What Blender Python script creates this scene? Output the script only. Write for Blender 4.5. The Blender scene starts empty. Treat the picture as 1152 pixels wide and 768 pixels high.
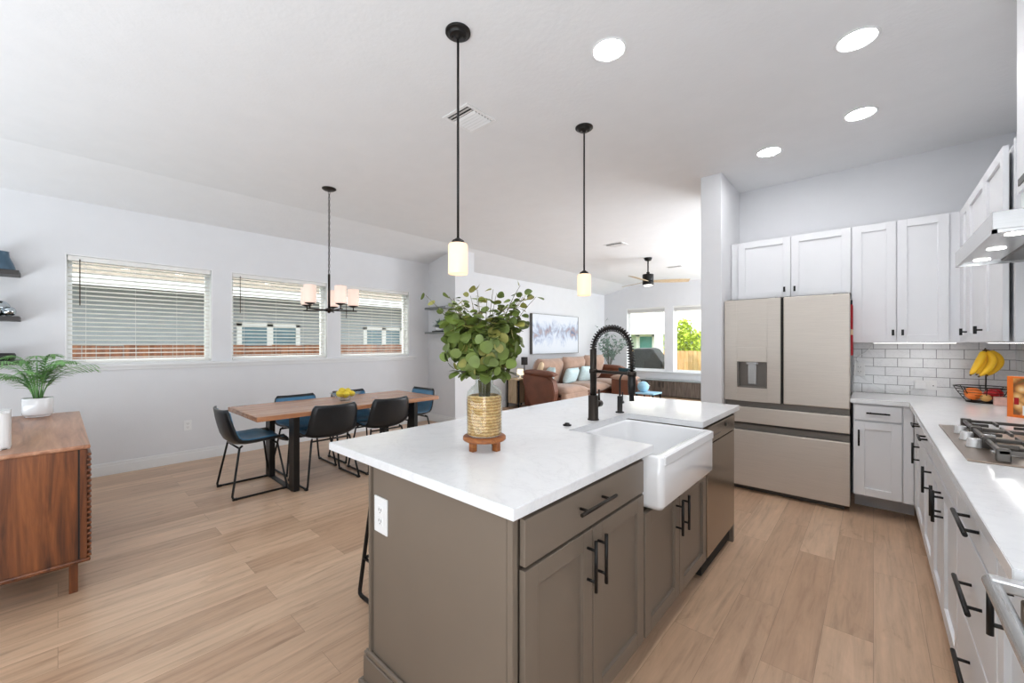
import bpy, bmesh, math, random
from mathutils import Vector, Matrix, noise
SC = bpy.context.scene
COL = SC.collection
PI = math.pi
R = math.radians
random.seed(7)

# ------------------------------------------------------------------ camera
cam_d = bpy.data.cameras.new('camera')
cam = bpy.data.objects.new('camera', cam_d)
COL.objects.link(cam)
cam.location = (0, 0, 1.345)
cam.rotation_euler = (PI/2, 0, 0.7285)
cam_d.sensor_width = 36.0
cam_d.lens = 455.79/1152*36.0
cam_d.shift_y = 2.36/1152
cam_d.clip_start = 0.02
SC.camera = cam

# ------------------------------------------------------------------ world, sun, exposure
world = bpy.data.worlds.new('world')
SC.world = world
world.use_nodes = True
wn = world.node_tree.nodes['Background']
wn.inputs[0].default_value = (0.90, 0.95, 1.0, 1)
WORLD_STRENGTH = 3.0
wn.inputs[1].default_value = WORLD_STRENGTH
sun_d = bpy.data.lights.new('sun', 'SUN')
sun_d.energy = 4.0
sun_d.angle = R(1.5)
sun_d.color = (1.0, 0.95, 0.86)
sun = bpy.data.objects.new('sun', sun_d)
COL.objects.link(sun)
sun.rotation_euler = Vector((0.34, 0.36, -0.87)).to_track_quat('-Z', 'Y').to_euler()
LAMP = 72.0             # emission of the ceiling cans
def area(name, loc, target, sx, sy, power, col=(1, 1, 1)):
    d = bpy.data.lights.new(name, 'AREA'); d.shape = 'RECTANGLE'; d.size = sx; d.size_y = sy; d.energy = power; d.color = col
    o = bpy.data.objects.new(name, d); COL.objects.link(o); o.location = loc
    o.rotation_euler = (Vector(target)-Vector(loc)).to_track_quat('-Z', 'Y').to_euler()
    return o
# added, unseen fill lights: behind and beside the camera, two in the living room
area('rear_bounce_fill', (-2.4, -2.2, 0.55), (-2.45, -1.75, 2.95), 6.0, 1.4, 162, (0.82, 0.92, 1.0))
area('side_fill', (0.72, -0.55, 1.35), (-4.0, 0.9, 1.55), 1.3, 1.7, 42, (0.92, 0.965, 1.0))
area('living_side_fill', (1.2, 9.55, 1.3), (-3.6, 6.6, 2.1), 1.9, 2.2, 170, (0.89, 0.945, 1.0))
area('living_bounce_fill', (0.1, 7.8, 0.40), (-0.35, 7.7, 2.95), 4.2, 1.9, 175, (0.82, 0.92, 1.0))
SC.view_settings.view_transform = 'Standard'
SC.view_settings.look = 'None'
SC.view_settings.gamma = 1.0
SC.view_settings.use_curve_mapping = False
SC.view_settings.exposure = 0.2

# ------------------------------------------------------------------ materials
def lin(c):
    c = c/255.0
    return c/12.92 if c <= 0.04045 else ((c+0.055)/1.055)**2.4
def rgb(r, g, b):
    return (lin(r), lin(g), lin(b), 1.0)
MATS = {}
class NT:
    def __init__(s, name):
        s.m = bpy.data.materials.new(name); s.m.use_nodes = True
        s.t = s.m.node_tree; s.n = s.t.nodes
        s.b = s.n['Principled BSDF']
    def add(s, kind, **kw):
        n = s.n.new(kind)
        for k, v in kw.items():
            setattr(n, k, v)
        return n
    def link(s, a, b): s.t.links.new(a, b)
    def coords(s, scale=(1, 1, 1), rot=(0, 0, 0), kind='Object'):
        tc = s.add('ShaderNodeTexCoord'); mp = s.add('ShaderNodeMapping')
        mp.inputs['Scale'].default_value = scale
        mp.inputs['Rotation'].default_value = rot
        s.link(tc.outputs[kind], mp.inputs[0]); return mp.outputs[0]
    def noise(s, vec, scale, detail=3, rough=0.5, dist=0.0):
        n = s.add('ShaderNodeTexNoise')
        n.inputs['Scale'].default_value = scale; n.inputs['Detail'].default_value = detail
        n.inputs['Roughness'].default_value = rough; n.inputs['Distortion'].default_value = dist
        s.link(vec, n.inputs['Vector']); return n.outputs['Fac']
    def ramp(s, fac, stops):
        r = s.add('ShaderNodeValToRGB'); e = r.color_ramp.elements
        while len(e) < len(stops): e.new(0.5)
        for el, (p, c) in zip(e, stops):
            el.position = p; el.color = c
        s.link(fac, r.inputs[0]); return r.outputs[0]
    def mix(s, fac, a, b, mode='MIX'):
        m = s.add('ShaderNodeMix', data_type='RGBA', blend_type=mode)
        for sock, v in ((m.inputs[0], fac), (m.inputs[6], a), (m.inputs[7], b)):
            if hasattr(v, 'node'): s.link(v, sock)
            else: sock.default_value = v
        return m.outputs[2]
    def bump(s, h, strength=0.1, dist=0.01):
        b = s.add('ShaderNodeBump'); b.inputs['Strength'].default_value = strength
        b.inputs['Distance'].default_value = dist
        s.link(h, b.inputs['Height']); s.link(b.outputs[0], s.b.inputs['Normal'])
def plain(name, col, rough=0.5, metal=0.0, emit=None, es=0.0, var=0.04, vscale=6.0, bump=0.0, bscale=60.0, coat=0.0, sheen=0.0):
    t = NT(name)
    v = t.coords()
    f = t.noise(v, vscale, 2)
    lo = tuple(max(0, c*(1-var)) for c in col[:3])+(1,)
    hi = tuple(min(1, c*(1+var)) for c in col[:3])+(1,)
    t.link(t.ramp(f, [(0.3, lo), (0.7, hi)]), t.b.inputs['Base Color'])
    t.b.inputs['Roughness'].default_value = rough
    t.b.inputs['Metallic'].default_value = metal
    t.b.inputs['Coat Weight'].default_value = coat
    t.b.inputs['Sheen Weight'].default_value = sheen
    if emit:
        t.b.inputs['Emission Color'].default_value = emit
        t.b.inputs['Emission Strength'].default_value = es
    if bump:
        t.bump(t.noise(v, bscale, 3), bump, 0.01)
    return t.m
def wood(name, dark, mid, light, axis='Z', scale=1.0, rough=0.4, contrast=1.0):
    t = NT(name)
    a = {'X': (0.7, 9, 9), 'Y': (9, 0.7, 9), 'Z': (9, 9, 0.7)}[axis]
    v = t.coords(tuple(k*scale for k in a))
    f1 = t.noise(v, 1.6, 5, 0.6, 1.2)
    f2 = t.noise(v, 9.0, 3, 0.6, 0.3)
    c1 = t.ramp(f1, [(0.30, dark), (0.5, mid), (0.72, light)])
    c2 = t.ramp(f2, [(0.35, (0.62, 0.62, 0.62, 1)), (0.65, (1, 1, 1, 1))])
    t.link(t.mix(0.55*contrast, c1, c2, 'MULTIPLY'), t.b.inputs['Base Color'])
    t.b.inputs['Roughness'].default_value = rough
    return t.m

M = {}
M['wall'] = plain('wall_paint', rgb(226, 226, 228), 0.85, var=0.01, bump=0.06, bscale=90)
M['ceiling'] = plain('ceiling_paint', rgb(230, 230, 231), 0.9, var=0.012, bump=0.14, bscale=38)
M['wall_dark'] = plain('rear_light_absorber', rgb(96, 92, 88), 0.85, var=0.01)  # unseen rear wall made dark to cut the light it sends forward
M['trim'] = plain('white_trim_paint', rgb(236, 236, 236), 0.45, var=0.008)
M['cab_white'] = plain('white_cabinet_paint', rgb(232, 232, 234), 0.38, var=0.008)
M['cab_grey'] = plain('taupe_cabinet_paint', rgb(117, 105, 93), 0.36, var=0.02)
M['black'] = plain('black_metal', rgb(24, 22, 21), 0.38, 0.4, var=0.1)
M['bronze'] = plain('dark_bronze', rgb(52, 46, 41), 0.36, 0.75, var=0.1)
M['blackplastic'] = plain('black_plastic', rgb(26, 26, 27), 0.5, var=0.1)
M['gap'] = plain('dark_gap', rgb(30, 28, 26), 0.8)
M['white'] = plain('white_plastic', rgb(238, 238, 238), 0.35, var=0.01)
M['vinyl'] = plain('white_vinyl', rgb(240, 240, 240), 0.4, var=0.01)
M['ceramic'] = plain('white_ceramic', rgb(240, 240, 241), 0.12, var=0.008, coat=0.4)
M['slat'] = plain('blind_slat_white', rgb(236, 234, 230), 0.45, var=0.01)
M['wand'] = plain('brown_wand', rgb(70, 55, 48), 0.4)
M['chrome'] = plain('chrome', rgb(205, 205, 205), 0.18, 1.0)
def stainless(name, col, rough=0.3, metal=0.9):
    t = NT(name)
    v = t.coords((1, 1, 60))
    f = t.noise(v, 6, 4, 0.6)
    lo = tuple(c*0.93 for c in col[:3])+(1,); hi = tuple(min(1, c*1.05) for c in col[:3])+(1,)
    t.link(t.ramp(f, [(0.3, lo), (0.7, hi)]), t.b.inputs['Base Color'])
    t.b.inputs['Roughness'].default_value = rough
    t.b.inputs['Metallic'].default_value = metal
    return t.m
M['steel'] = stainless('stainless_steel', rgb(208, 199, 189), 0.40, 0.45)
M['steel_bright'] = stainless('bright_steel', rgb(206, 206, 206), 0.26, 0.6)
M['steel_warm'] = stainless('warm_stainless', rgb(150, 136, 120), 0.22, 0.9)
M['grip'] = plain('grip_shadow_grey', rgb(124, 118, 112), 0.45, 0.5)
M['tray'] = stainless('brown_stainless', rgb(156, 140, 126), 0.3, 0.8)
M['steel_dark'] = plain('dark_steel', rgb(96, 92, 88), 0.35, 0.7)
M['blue'] = plain('blue_leatherette', rgb(74, 128, 164), 0.40, var=0.12, vscale=14, bump=0.1)
M['navy'] = plain('dark_navy_leatherette', rgb(20, 26, 31), 0.36, var=0.12, vscale=14, bump=0.1)
M['leather'] = plain('brown_leather', rgb(116, 70, 50), 0.5, var=0.18, vscale=5, bump=0.15)
M['suede'] = plain('tan_suede', rgb(176, 144, 124), 0.85, var=0.1, vscale=9, bump=0.2, sheen=0.3)
M['aqua'] = plain('pale_aqua_fabric', rgb(206, 226, 228), 0.9, var=0.08, vscale=30)
M['cream'] = plain('cream_fabric', rgb(232, 205, 170), 0.9, var=0.08)
M['teal_dark'] = plain('dark_teal_fabric', rgb(24, 58, 66), 0.9)
M['lightblue'] = plain('light_blue_fabric', rgb(160, 204, 226), 0.8, var=0.05)
M['sage'] = plain('sage_ceramic', rgb(128, 146, 130), 0.5, var=0.08)
M['walnut'] = wood('walnut', rgb(72, 36, 18), rgb(122, 68, 34), rgb(158, 94, 50), 'Z', 1.0, 0.32)
M['walnut_top'] = wood('walnut_top', rgb(142, 94, 66), rgb(180, 128, 98), rgb(204, 158, 128), 'X', 1.0, 0.32, 0.5)
M['table_wood'] = wood('table_wood', rgb(150, 98, 66), rgb(188, 134, 98), rgb(210, 162, 128), 'Y', 1.0, 0.24, 0.5)
M['board_wood'] = wood('acacia_wood', rgb(118, 64, 28), rgb(158, 92, 44), rgb(190, 122, 66), 'X', 3.0, 0.45)
M['console_wood'] = wood('grey_brown_wood', rgb(70, 62, 56), rgb(106, 96, 88), rgb(134, 124, 114), 'Z', 1.2, 0.5)
M['pale_wood'] = wood('pale_wood', rgb(176, 150, 116), rgb(204, 180, 146), rgb(222, 202, 172), 'Z', 1.5, 0.5)
M['bark'] = plain('stem_brown', rgb(96, 88, 60), 0.8, var=0.2, vscale=40)
M['bark_grey'] = plain('grey_bark', rgb(112, 108, 98), 0.8, var=0.15, vscale=30)
M['leaf'] = plain('leaf_green', rgb(100, 116, 52), 0.5, var=0.45, vscale=11)
M['leaf_olive'] = plain('leaf_olive', rgb(136, 134, 66), 0.5, var=0.3, vscale=20)
M['palm'] = plain('palm_green', rgb(118, 168, 96), 0.5, var=0.35, vscale=9)
M['dusty'] = plain('dusty_green', rgb(118, 144, 128), 0.7, var=0.3, vscale=20)
M['soil'] = plain('potting_soil', rgb(52, 40, 32), 0.95, var=0.3, vscale=60)
M['banana'] = plain('banana_peel', rgb(250, 196, 40), 0.5, var=0.12, vscale=12)
M['banana_tip'] = plain('banana_stem', rgb(96, 70, 34), 0.7)
M['lemon'] = plain('lemon_peel', rgb(250, 222, 70), 0.45, var=0.08, bump=0.2, bscale=120)
M['orange'] = plain('orange_peel', rgb(238, 124, 44), 0.45, var=0.12, vscale=16, bump=0.2, bscale=150)
M['apple'] = plain('red_apple', rgb(186, 28, 36), 0.3, var=0.3, vscale=12)
M['mango'] = plain('yellow_pear', rgb(206, 160, 92), 0.45, var=0.12)
M['red'] = plain('red_cloth', rgb(176, 24, 34), 0.9, var=0.1)
M['bookorange'] = plain('orange_cover', rgb(238, 120, 36), 0.35, var=0.03)
M['pink'] = plain('blush_pink_card', rgb(226, 184, 172), 0.6, var=0.1, vscale=40)
M['steelblue'] = plain('blue_grey_enamel', rgb(78, 104, 124), 0.3, 0.3, var=0.12)
M['darkwood'] = plain('dark_shelf_wood', rgb(58, 54, 52), 0.5, var=0.15)
M['greyshelf'] = plain('grey_shelf_paint', rgb(120, 124, 124), 0.5, var=0.06)
M['mirror'] = plain('silver_glass', rgb(190, 200, 206), 0.08, 1.0)
M['fence'] = wood('fence_wood', rgb(108, 62, 40), rgb(146, 90, 62), rgb(170, 116, 84), 'Z', 0.8, 0.8, 0.7)
M['fence_gold'] = wood('pale_fence_wood', rgb(190, 140, 92), rgb(226, 178, 124), rgb(240, 202, 150), 'Z', 0.8, 0.8, 0.6)
M['siding'] = plain('grey_siding', rgb(168, 173, 178), 0.8, var=0.04)
M['siding_pale'] = plain('pale_siding', rgb(196, 208, 196), 0.8, var=0.04)
M['shingle'] = plain('tan_shingles', rgb(128, 116, 104), 0.9, var=0.2, vscale=9)
M['shingle_pale'] = plain('pale_shingles', rgb(236, 228, 214), 0.9, var=0.06, vscale=9)
M['grassm'] = plain('lawn', rgb(96, 124, 64), 0.95, var=0.25, vscale=4)
M['tealglass'] = plain('teal_window_glass', rgb(96, 150, 146), 0.15, var=0.08)
M['blueglass'] = plain('blue_window_glass', rgb(104, 132, 146), 0.12, var=0.1)
M['cover'] = plain('black_cover_cloth', rgb(44, 44, 47), 0.6, var=0.2)
M['bushm'] = plain('sunlit_leaves', rgb(168, 186, 50), 0.7, var=0.35, vscale=6)
M['bulb'] = plain('lamp_lens', rgb(255, 250, 240), 0.4, emit=(0.97, 0.98, 1.0, 1), es=LAMP)
M['hoodlamp'] = plain('hood_lamp', rgb(255, 255, 250), 0.4, emit=(1, 0.98, 0.94, 1), es=9.0)
M['shade'] = plain('frosted_shade', rgb(238, 205, 165), 0.35, emit=(1.0, 0.78, 0.56, 1), es=0.6)
M['shade_white'] = plain('frosted_white_shade', rgb(236, 208, 192), 0.35, emit=(1.0, 0.80, 0.70, 1), es=0.38)
M['lampglow'] = plain('lit_lampshade', rgb(250, 235, 205), 0.6, emit=(1.0, 0.85, 0.6, 1), es=1.0)
M['led'] = plain('led_strip', rgb(255, 252, 246), 0.4, emit=(1, 0.98, 0.95, 1), es=6.5)
M['fanlight'] = plain('fan_lens', rgb(255, 250, 240), 0.4, emit=(1, 0.95, 0.88, 1), es=6.0)
M['fabric_dark'] = plain('dark_speaker_cloth', rgb(52, 50, 50), 0.8, var=0.1)

def m_floor():
    t = NT('oak_plank_floor')
    tc = t.add('ShaderNodeTexCoord')
    sp = t.add('ShaderNodeSeparateXYZ'); cb = t.add('ShaderNodeCombineXYZ')
    t.link(tc.outputs['Object'], sp.inputs[0])
    t.link(sp.outputs['Y'], cb.inputs['X']); t.link(sp.outputs['X'], cb.inputs['Y'])
    br = t.add('ShaderNodeTexBrick')
    br.offset = 0.37; br.offset_frequency = 2; br.squash = 1.0
    br.inputs['Scale'].default_value = 1.0
    br.inputs['Brick Width'].default_value = 1.22
    br.inputs['Row Height'].default_value = 0.18
    br.inputs['Mortar Size'].default_value = 0.0009
    br.inputs['Mortar Smooth'].default_value = 0.3
    br.inputs['Bias'].default_value = 0.0
    br.inputs['Color1'].default_value = rgb(216, 183, 153)
    br.inputs['Color2'].default_value = rgb(193, 158, 129)
    br.inputs['Mortar'].default_value = rgb(158, 130, 106)
    t.link(cb.outputs[0], br.inputs['Vector'])
    # long fine grain streaks, broader light and dark bands, and a few cathedral knots
    wp = t.add('ShaderNodeVectorMath', operation='ADD')
    off = t.add('ShaderNodeVectorMath', operation='SCALE'); off.inputs['Scale'].default_value = 7.3
    t.link(br.outputs['Color'], off.inputs[0]); t.link(cb.outputs[0], wp.inputs[0]); t.link(off.outputs[0], wp.inputs[1])
    mp = t.add('ShaderNodeMapping'); mp.inputs['Scale'].default_value = (1.1, 16, 1)
    t.link(wp.outputs[0], mp.inputs[0])
    g = t.noise(mp.outputs[0], 1.6, 6, 0.65, 0.5)
    gr = t.ramp(g, [(0.25, (0.56, 0.53, 0.51, 1)), (0.47, (0.92, 0.92, 0.92, 1)), (0.75, (1.16, 1.16, 1.17, 1))])
    c = t.mix(0.8, br.outputs['Color'], gr, 'MULTIPLY')
    mp2 = t.add('ShaderNodeMapping'); mp2.inputs['Scale'].default_value = (2.4, 6.5, 1)
    t.link(wp.outputs[0], mp2.inputs[0])
    k = t.noise(mp2.outputs[0], 1.0, 3, 0.55, 2.4)
    kr = t.ramp(k, [(0.25, (0.66, 0.61, 0.57, 1)), (0.38, (0.95, 0.93, 0.91, 1)), (0.60, (1, 1, 1, 1)), (0.75, (1.10, 1.09, 1.07, 1))])
    c = t.mix(0.7, c, kr, 'MULTIPLY')
    t.link(c, t.b.inputs['Base Color'])
    t.b.inputs['Roughness'].default_value = 0.33
    t.b.inputs['Specular IOR Level'].default_value = 0.5
    t.bump(g, 0.04, 0.01)
    return t.m
M['floor'] = m_floor()
def m_quartz():
    t = NT('white_quartz')
    v = t.coords()
    f = t.noise(v, 3.5, 6, 0.6, 1.6)
    f2 = t.noise(v, 40, 3, 0.6)
    c = t.ramp(f, [(0.40, rgb(236, 236, 237)), (0.485, rgb(234, 234, 235)), (0.50, rgb(228, 228, 229)), (0.515, rgb(234, 234, 235)), (0.7, rgb(238, 238, 238))])
    c2 = t.ramp(f2, [(0.3, (0.955, 0.955, 0.955, 1)), (0.6, (1, 1, 1, 1))])
    t.link(t.mix(0.5, c, c2, 'MULTIPLY'), t.b.inputs['Base Color'])
    t.b.inputs['Roughness'].default_value = 0.10
    return t.m
M['quartz'] = m_quartz()
def m_tile(name, axis):
    t = NT(name)
    tc = t.add('ShaderNodeTexCoord'); sp = t.add('ShaderNodeSeparateXYZ'); cb = t.add('ShaderNodeCombineXYZ')
    t.link(tc.outputs['Object'], sp.inputs[0])
    t.link(sp.outputs[axis], cb.inputs['X'])
    ad = t.add('ShaderNodeMath', operation='ADD'); ad.inputs[1].default_value = -0.915
    t.link(sp.outputs['Z'], ad.inputs[0]); t.link(ad.outputs[0], cb.inputs['Y'])
    br = t.add('ShaderNodeTexBrick'); br.offset = 0.5
    br.inputs['Scale'].default_value = 1.0
    br.inputs['Brick Width'].default_value = 0.153
    br.inputs['Row Height'].default_value = 0.0765
    br.inputs['Mortar Size'].default_value = 0.0022
    br.inputs['Mortar Smooth'].default_value = 0.15
    br.inputs['Color1'].default_value = rgb(236, 236, 237); br.inputs['Color2'].default_value = rgb(230, 230, 232)
    br.inputs['Mortar'].default_value = rgb(136, 136, 138)
    t.link(cb.outputs[0], br.inputs['Vector'])
    v = t.coords()
    f = t.noise(v, 5, 5, 0.6, 1.5)
    vein = t.ramp(f, [(0.475, (1, 1, 1, 1)), (0.5, (0.9, 0.9, 0.905, 1)), (0.525, (1, 1, 1, 1))])
    t.link(t.mix(0.8, br.outputs['Color'], vein, 'MULTIPLY'), t.b.inputs['Base Color'])
    t.b.inputs['Roughness'].default_value = 0.16
    iv = t.add('ShaderNodeMath', operation='SUBTRACT'); iv.inputs[0].default_value = 1.0
    t.link(br.outputs['Fac'], iv.inputs[1])
    t.bump(iv.outputs[0], 0.35, 0.002)
    return t.m
M['tile_x'] = m_tile('subway_tile_back', 'X'); M['tile_y'] = m_tile('subway_tile_side', 'Y')
def m_glass():
    t = NT('window_glass')
    t.n.remove(t.b)
    out = [n for n in t.n if n.type == 'OUTPUT_MATERIAL'][0]
    a = t.add('ShaderNodeBsdfTransparent'); a.inputs[0].default_value = (0.96, 0.98, 0.97, 1)
    g = t.add('ShaderNodeBsdfGlossy'); g.inputs['Roughness'].default_value = 0.02
    lw = t.add('ShaderNodeLayerWeight'); lw.inputs['Blend'].default_value = 0.5
    pw = t.add('ShaderNodeMath', operation='POWER'); pw.inputs[1].default_value = 3.5
    f = t.add('ShaderNodeMath', operation='MULTIPLY_ADD'); f.inputs[1].default_value = 0.55; f.inputs[2].default_value = 0.03
    t.link(lw.outputs['Facing'], pw.inputs[0]); t.link(pw.outputs[0], f.inputs[0])
    x = t.add('ShaderNodeMixShader')
    t.link(f.outputs[0], x.inputs[0]); t.link(a.outputs[0], x.inputs[1]); t.link(g.outputs[0], x.inputs[2])
    t.link(x.outputs[0], out.inputs[0])
    return t.m
M['glass'] = m_glass()
def m_wicker():
    t = NT('woven_seagrass')
    v = t.coords((1, 1, 1))
    w = t.add('ShaderNodeTexWave', wave_type='BANDS', bands_direction='Z'); w.inputs['Scale'].default_value = 26
    w.inputs['Distortion'].default_value = 2.5; w.inputs['Detail Scale'].default_value = 4
    t.link(v, w.inputs['Vector'])
    ck = t.noise(v, 70, 2, 0.5)
    c = t.ramp(w.outputs['Fac'], [(0.1, rgb(204, 154, 92)), (0.5, rgb(230, 186, 122)), (0.9, rgb(244, 208, 150))])
    c2 = t.ramp(ck, [(0.35, (0.7, 0.66, 0.6, 1)), (0.6, (1.05, 1.05, 1.05, 1))])
    t.link(t.mix(0.8, c, c2, 'MULTIPLY'), t.b.inputs['Base Color'])
    t.b.inputs['Roughness'].default_value = 0.8
    t.bump(w.outputs['Fac'], 0.5, 0.004)
    return t.m
M['wicker'] = m_wicker()
def m_abstract():
    t = NT('abstract_canvas_paint')
    v = t.coords((1, 1.0, 1.0))
    sp = t.add('ShaderNodeSeparateXYZ'); t.link(v, sp.inputs[0])
    mp = t.add('ShaderNodeMapping'); mp.inputs['Scale'].default_value = (1, 2.6, 1.7); t.link(v, mp.inputs[0])
    f = t.noise(mp.outputs[0], 1.7, 5, 0.65, 0.8)
    # a soft band of denser strokes across the middle of the canvas
    ab = t.add('ShaderNodeMath', operation='ABSOLUTE')
    of = t.add('ShaderNodeMath', operation='ADD'); of.inputs[1].default_value = -0.55
    t.link(sp.outputs['Z'], of.inputs[0]); t.link(of.outputs[0], ab.inputs[0])
    ml = t.add('ShaderNodeMath', operation='MULTIPLY'); ml.inputs[1].default_value = 0.75; t.link(ab.outputs[0], ml.inputs[0])
    sb = t.add('ShaderNodeMath', operation='SUBTRACT'); t.link(f, sb.inputs[0]); t.link(ml.outputs[0], sb.inputs[1])
    c = t.ramp(sb.outputs[0], [(0.30, rgb(226, 230, 236)), (0.42, rgb(206, 214, 228)), (0.50, rgb(168, 178, 198)), (0.58, rgb(180, 160, 160)), (0.66, rgb(120, 132, 160))])
    t.link(c, t.b.inputs['Base Color']); t.b.inputs['Roughness'].default_value = 0.7
    return t.m
M['art'] = m_abstract()
def m_food():
    t = NT('printed_food_photo')
    v = t.coords()
    vo = t.add('ShaderNodeTexVoronoi'); vo.inputs['Scale'].default_value = 22; t.link(v, vo.inputs['Vector'])
    c = t.ramp(vo.outputs['Distance'], [(0.1, rgb(250, 226, 178)), (0.4, rgb(226, 168, 96)), (0.7, rgb(150, 84, 40)), (0.95, rgb(90, 96, 50))])
    t.link(c, t.b.inputs['Base Color']); t.b.inputs['Roughness'].default_value = 0.3
    return t.m
M['food'] = m_food()

# ------------------------------------------------------------------ mesh helpers
def box(bm, x0, x1, y0, y1, z0, z1, bev=0.0, seg=2):
    x0, x1 = min(x0, x1), max(x0, x1); y0, y1 = min(y0, y1), max(y0, y1); z0, z1 = min(z0, z1), max(z0, z1)
    vs = [bm.verts.new(p) for p in ((x0,y0,z0),(x1,y0,z0),(x1,y1,z0),(x0,y1,z0),(x0,y0,z1),(x1,y0,z1),(x1,y1,z1),(x0,y1,z1))]
    fs = [bm.faces.new([vs[i] for i in f]) for f in ((0,3,2,1),(4,5,6,7),(0,1,5,4),(1,2,6,5),(2,3,7,6),(3,0,4,7))]
    if bev > 0:
        es = {e for f in fs for e in f.edges}
        bev = min(bev, 0.45*min(x1-x0, y1-y0, z1-z0))
        bmesh.ops.bevel(bm, geom=list(es), offset=bev, segments=seg, affect='EDGES', profile=0.5)
    return bm
def lathe(bm, prof, c=(0, 0, 0), seg=28, cap0=True, cap1=True):
    rings = []
    for r, z in prof:
        rings.append([bm.verts.new((c[0]+r*math.cos(2*PI*i/seg), c[1]+r*math.sin(2*PI*i/seg), c[2]+z)) for i in range(seg)])
    for a, b in zip(rings, rings[1:]):
        for i in range(seg):
            f = bm.faces.new((a[i], a[(i+1) % seg], b[(i+1) % seg], b[i])); f.smooth = True
    if cap0 and prof[0][0] > 1e-5: bm.faces.new(list(reversed(rings[0])))
    if cap1 and prof[-1][0] > 1e-5: bm.faces.new(rings[-1])
    return bm
def tube(bm, pts, r, seg=8, closed=False, cap=True):
    pts = [Vector(p) for p in pts]
    n = len(pts)
    rs = r if isinstance(r, (list, tuple)) else [r]*n
    rings = []; up = None
    for i, p in enumerate(pts):
        if closed: d = pts[(i+1) % n]-pts[i-1]
        elif i == 0: d = pts[1]-p
        elif i == n-1: d = p-pts[-2]
        else: d = (pts[i+1]-p).normalized()+(p-pts[i-1]).normalized()
        d.normalize()
        if up is None:
            up = d.orthogonal().normalized()
        else:
            up = (up-d*up.dot(d))
            up = up.normalized() if up.length > 1e-6 else d.orthogonal().normalized()
        v = d.cross(up)
        rings.append([bm.verts.new(p+(up*math.cos(2*PI*k/seg)+v*math.sin(2*PI*k/seg))*rs[i]) for k in range(seg)])
    pairs = list(zip(rings, rings[1:]))+([(rings[-1], rings[0])] if closed else [])
    for a, b in pairs:
        for k in range(seg):
            f = bm.faces.new((a[k], a[(k+1) % seg], b[(k+1) % seg], b[k])); f.smooth = True
    if cap and not closed:
        bm.faces.new(list(reversed(rings[0]))); bm.faces.new(rings[-1])
    return bm
def ball(bm, c, r, sc=(1, 1, 1), seg=16, rings=10):
    mat = Matrix.Translation(c) @ Matrix.Diagonal((r*sc[0], r*sc[1], r*sc[2], 1))
    res = bmesh.ops.create_uvsphere(bm, u_segments=seg, v_segments=rings, radius=1.0, matrix=mat)
    for v in res['verts']:
        for f in v.link_faces: f.smooth = True
    return bm
def arc(c, r, a0, a1, n, plane='xz'):
    out = []
    for i in range(n+1):
        a = R(a0+(a1-a0)*i/n)
        u, w = r*math.cos(a), r*math.sin(a)
        out.append({'xz': (c[0]+u, c[1], c[2]+w), 'yz': (c[0], c[1]+u, c[2]+w), 'xy': (c[0]+u, c[1]+w, c[2])}[plane])
    return out
def cushion(bm, sx, sy, sz, mat=None, pinch=0.75, n=8):
    """a soft pillow of size sx, sy, sz centred on the origin"""
    ring = {}
    for side in (1, -1):
        for i in range(n+1):
            for j in range(n+1):
                u, v = 2*i/n-1, 2*j/n-1
                if (i in (0, n) or j in (0, n)) and side == -1:
                    continue
                h = (1-u**4)*(1-v**4)
                e = 1-0.06*(1-abs(u*v))*max(abs(u), abs(v))**6*pinch
                p = Vector((u*sx/2*e, v*sy/2*e, side*sz/2*h**0.55))
                if mat: p = mat @ p
                ring[(side, i, j)] = bm.verts.new(p)
    def g(s, i, j): return ring.get((s, i, j)) or ring[(1, i, j)]
    for s in (1, -1):
        for i in range(n):
            for j in range(n):
                q = [g(s, i, j), g(s, i+1, j), g(s, i+1, j+1), g(s, i, j+1)]
                if s < 0: q.reverse()
                f = bm.faces.new(q); f.smooth = True
    return bm
def NB(): return bmesh.new()

def wloc(o):
    v = Vector((0, 0, 0))
    while o is not None:
        v += o.location; o = o.parent
    return v
def obj(name, bm, mat, parent=None, local=False, smooth=None):
    me = bpy.data.meshes.new(name)
    if parent is not None and not local:
        bm.transform(Matrix.Translation(-wloc(parent)))
    bmesh.ops.recalc_face_normals(bm, faces=bm.faces)
    bm.to_mesh(me); bm.free()
    me.materials.append(M[mat] if isinstance(mat, str) else mat)
    o = bpy.data.objects.new(name, me)
    COL.objects.link(o)
    if parent is not None: o.parent = parent
    return o
def tag(o, label, cat, group=None):
    o['label'] = label; o['category'] = cat
    if group: o['group'] = group
    return o
def thing(name, label, cat, loc=(0, 0, 0), rz=0.0, group=None):
    o = bpy.data.objects.new(name, None)
    COL.objects.link(o)
    o.empty_display_size = 0.1
    o.location = loc; o.rotation_euler = (0, 0, rz)
    return tag(o, label, cat, group)
def single(name, bm, mat, label, cat, loc=(0, 0, 0), group=None):
    """a thing that is one mesh, its origin at loc"""
    bm.transform(Matrix.Translation(-Vector(loc)))
    o = obj(name, bm, mat); o.location = loc
    return tag(o, label, cat, group)
def struct(name, bm, mat, parent=None):
    o = obj(name, bm, mat, parent)
    if parent is None: o['kind'] = 'structure'
    return o
def children(o): return [c for c in o.children]
def copy_tree(o, parent=None):
    c = o.copy(); COL.objects.link(c)
    if parent is not None:
        c.parent = parent; c.matrix_parent_inverse = o.matrix_parent_inverse
    for ch in list(o.children): copy_tree(ch, c)
    return c

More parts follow.
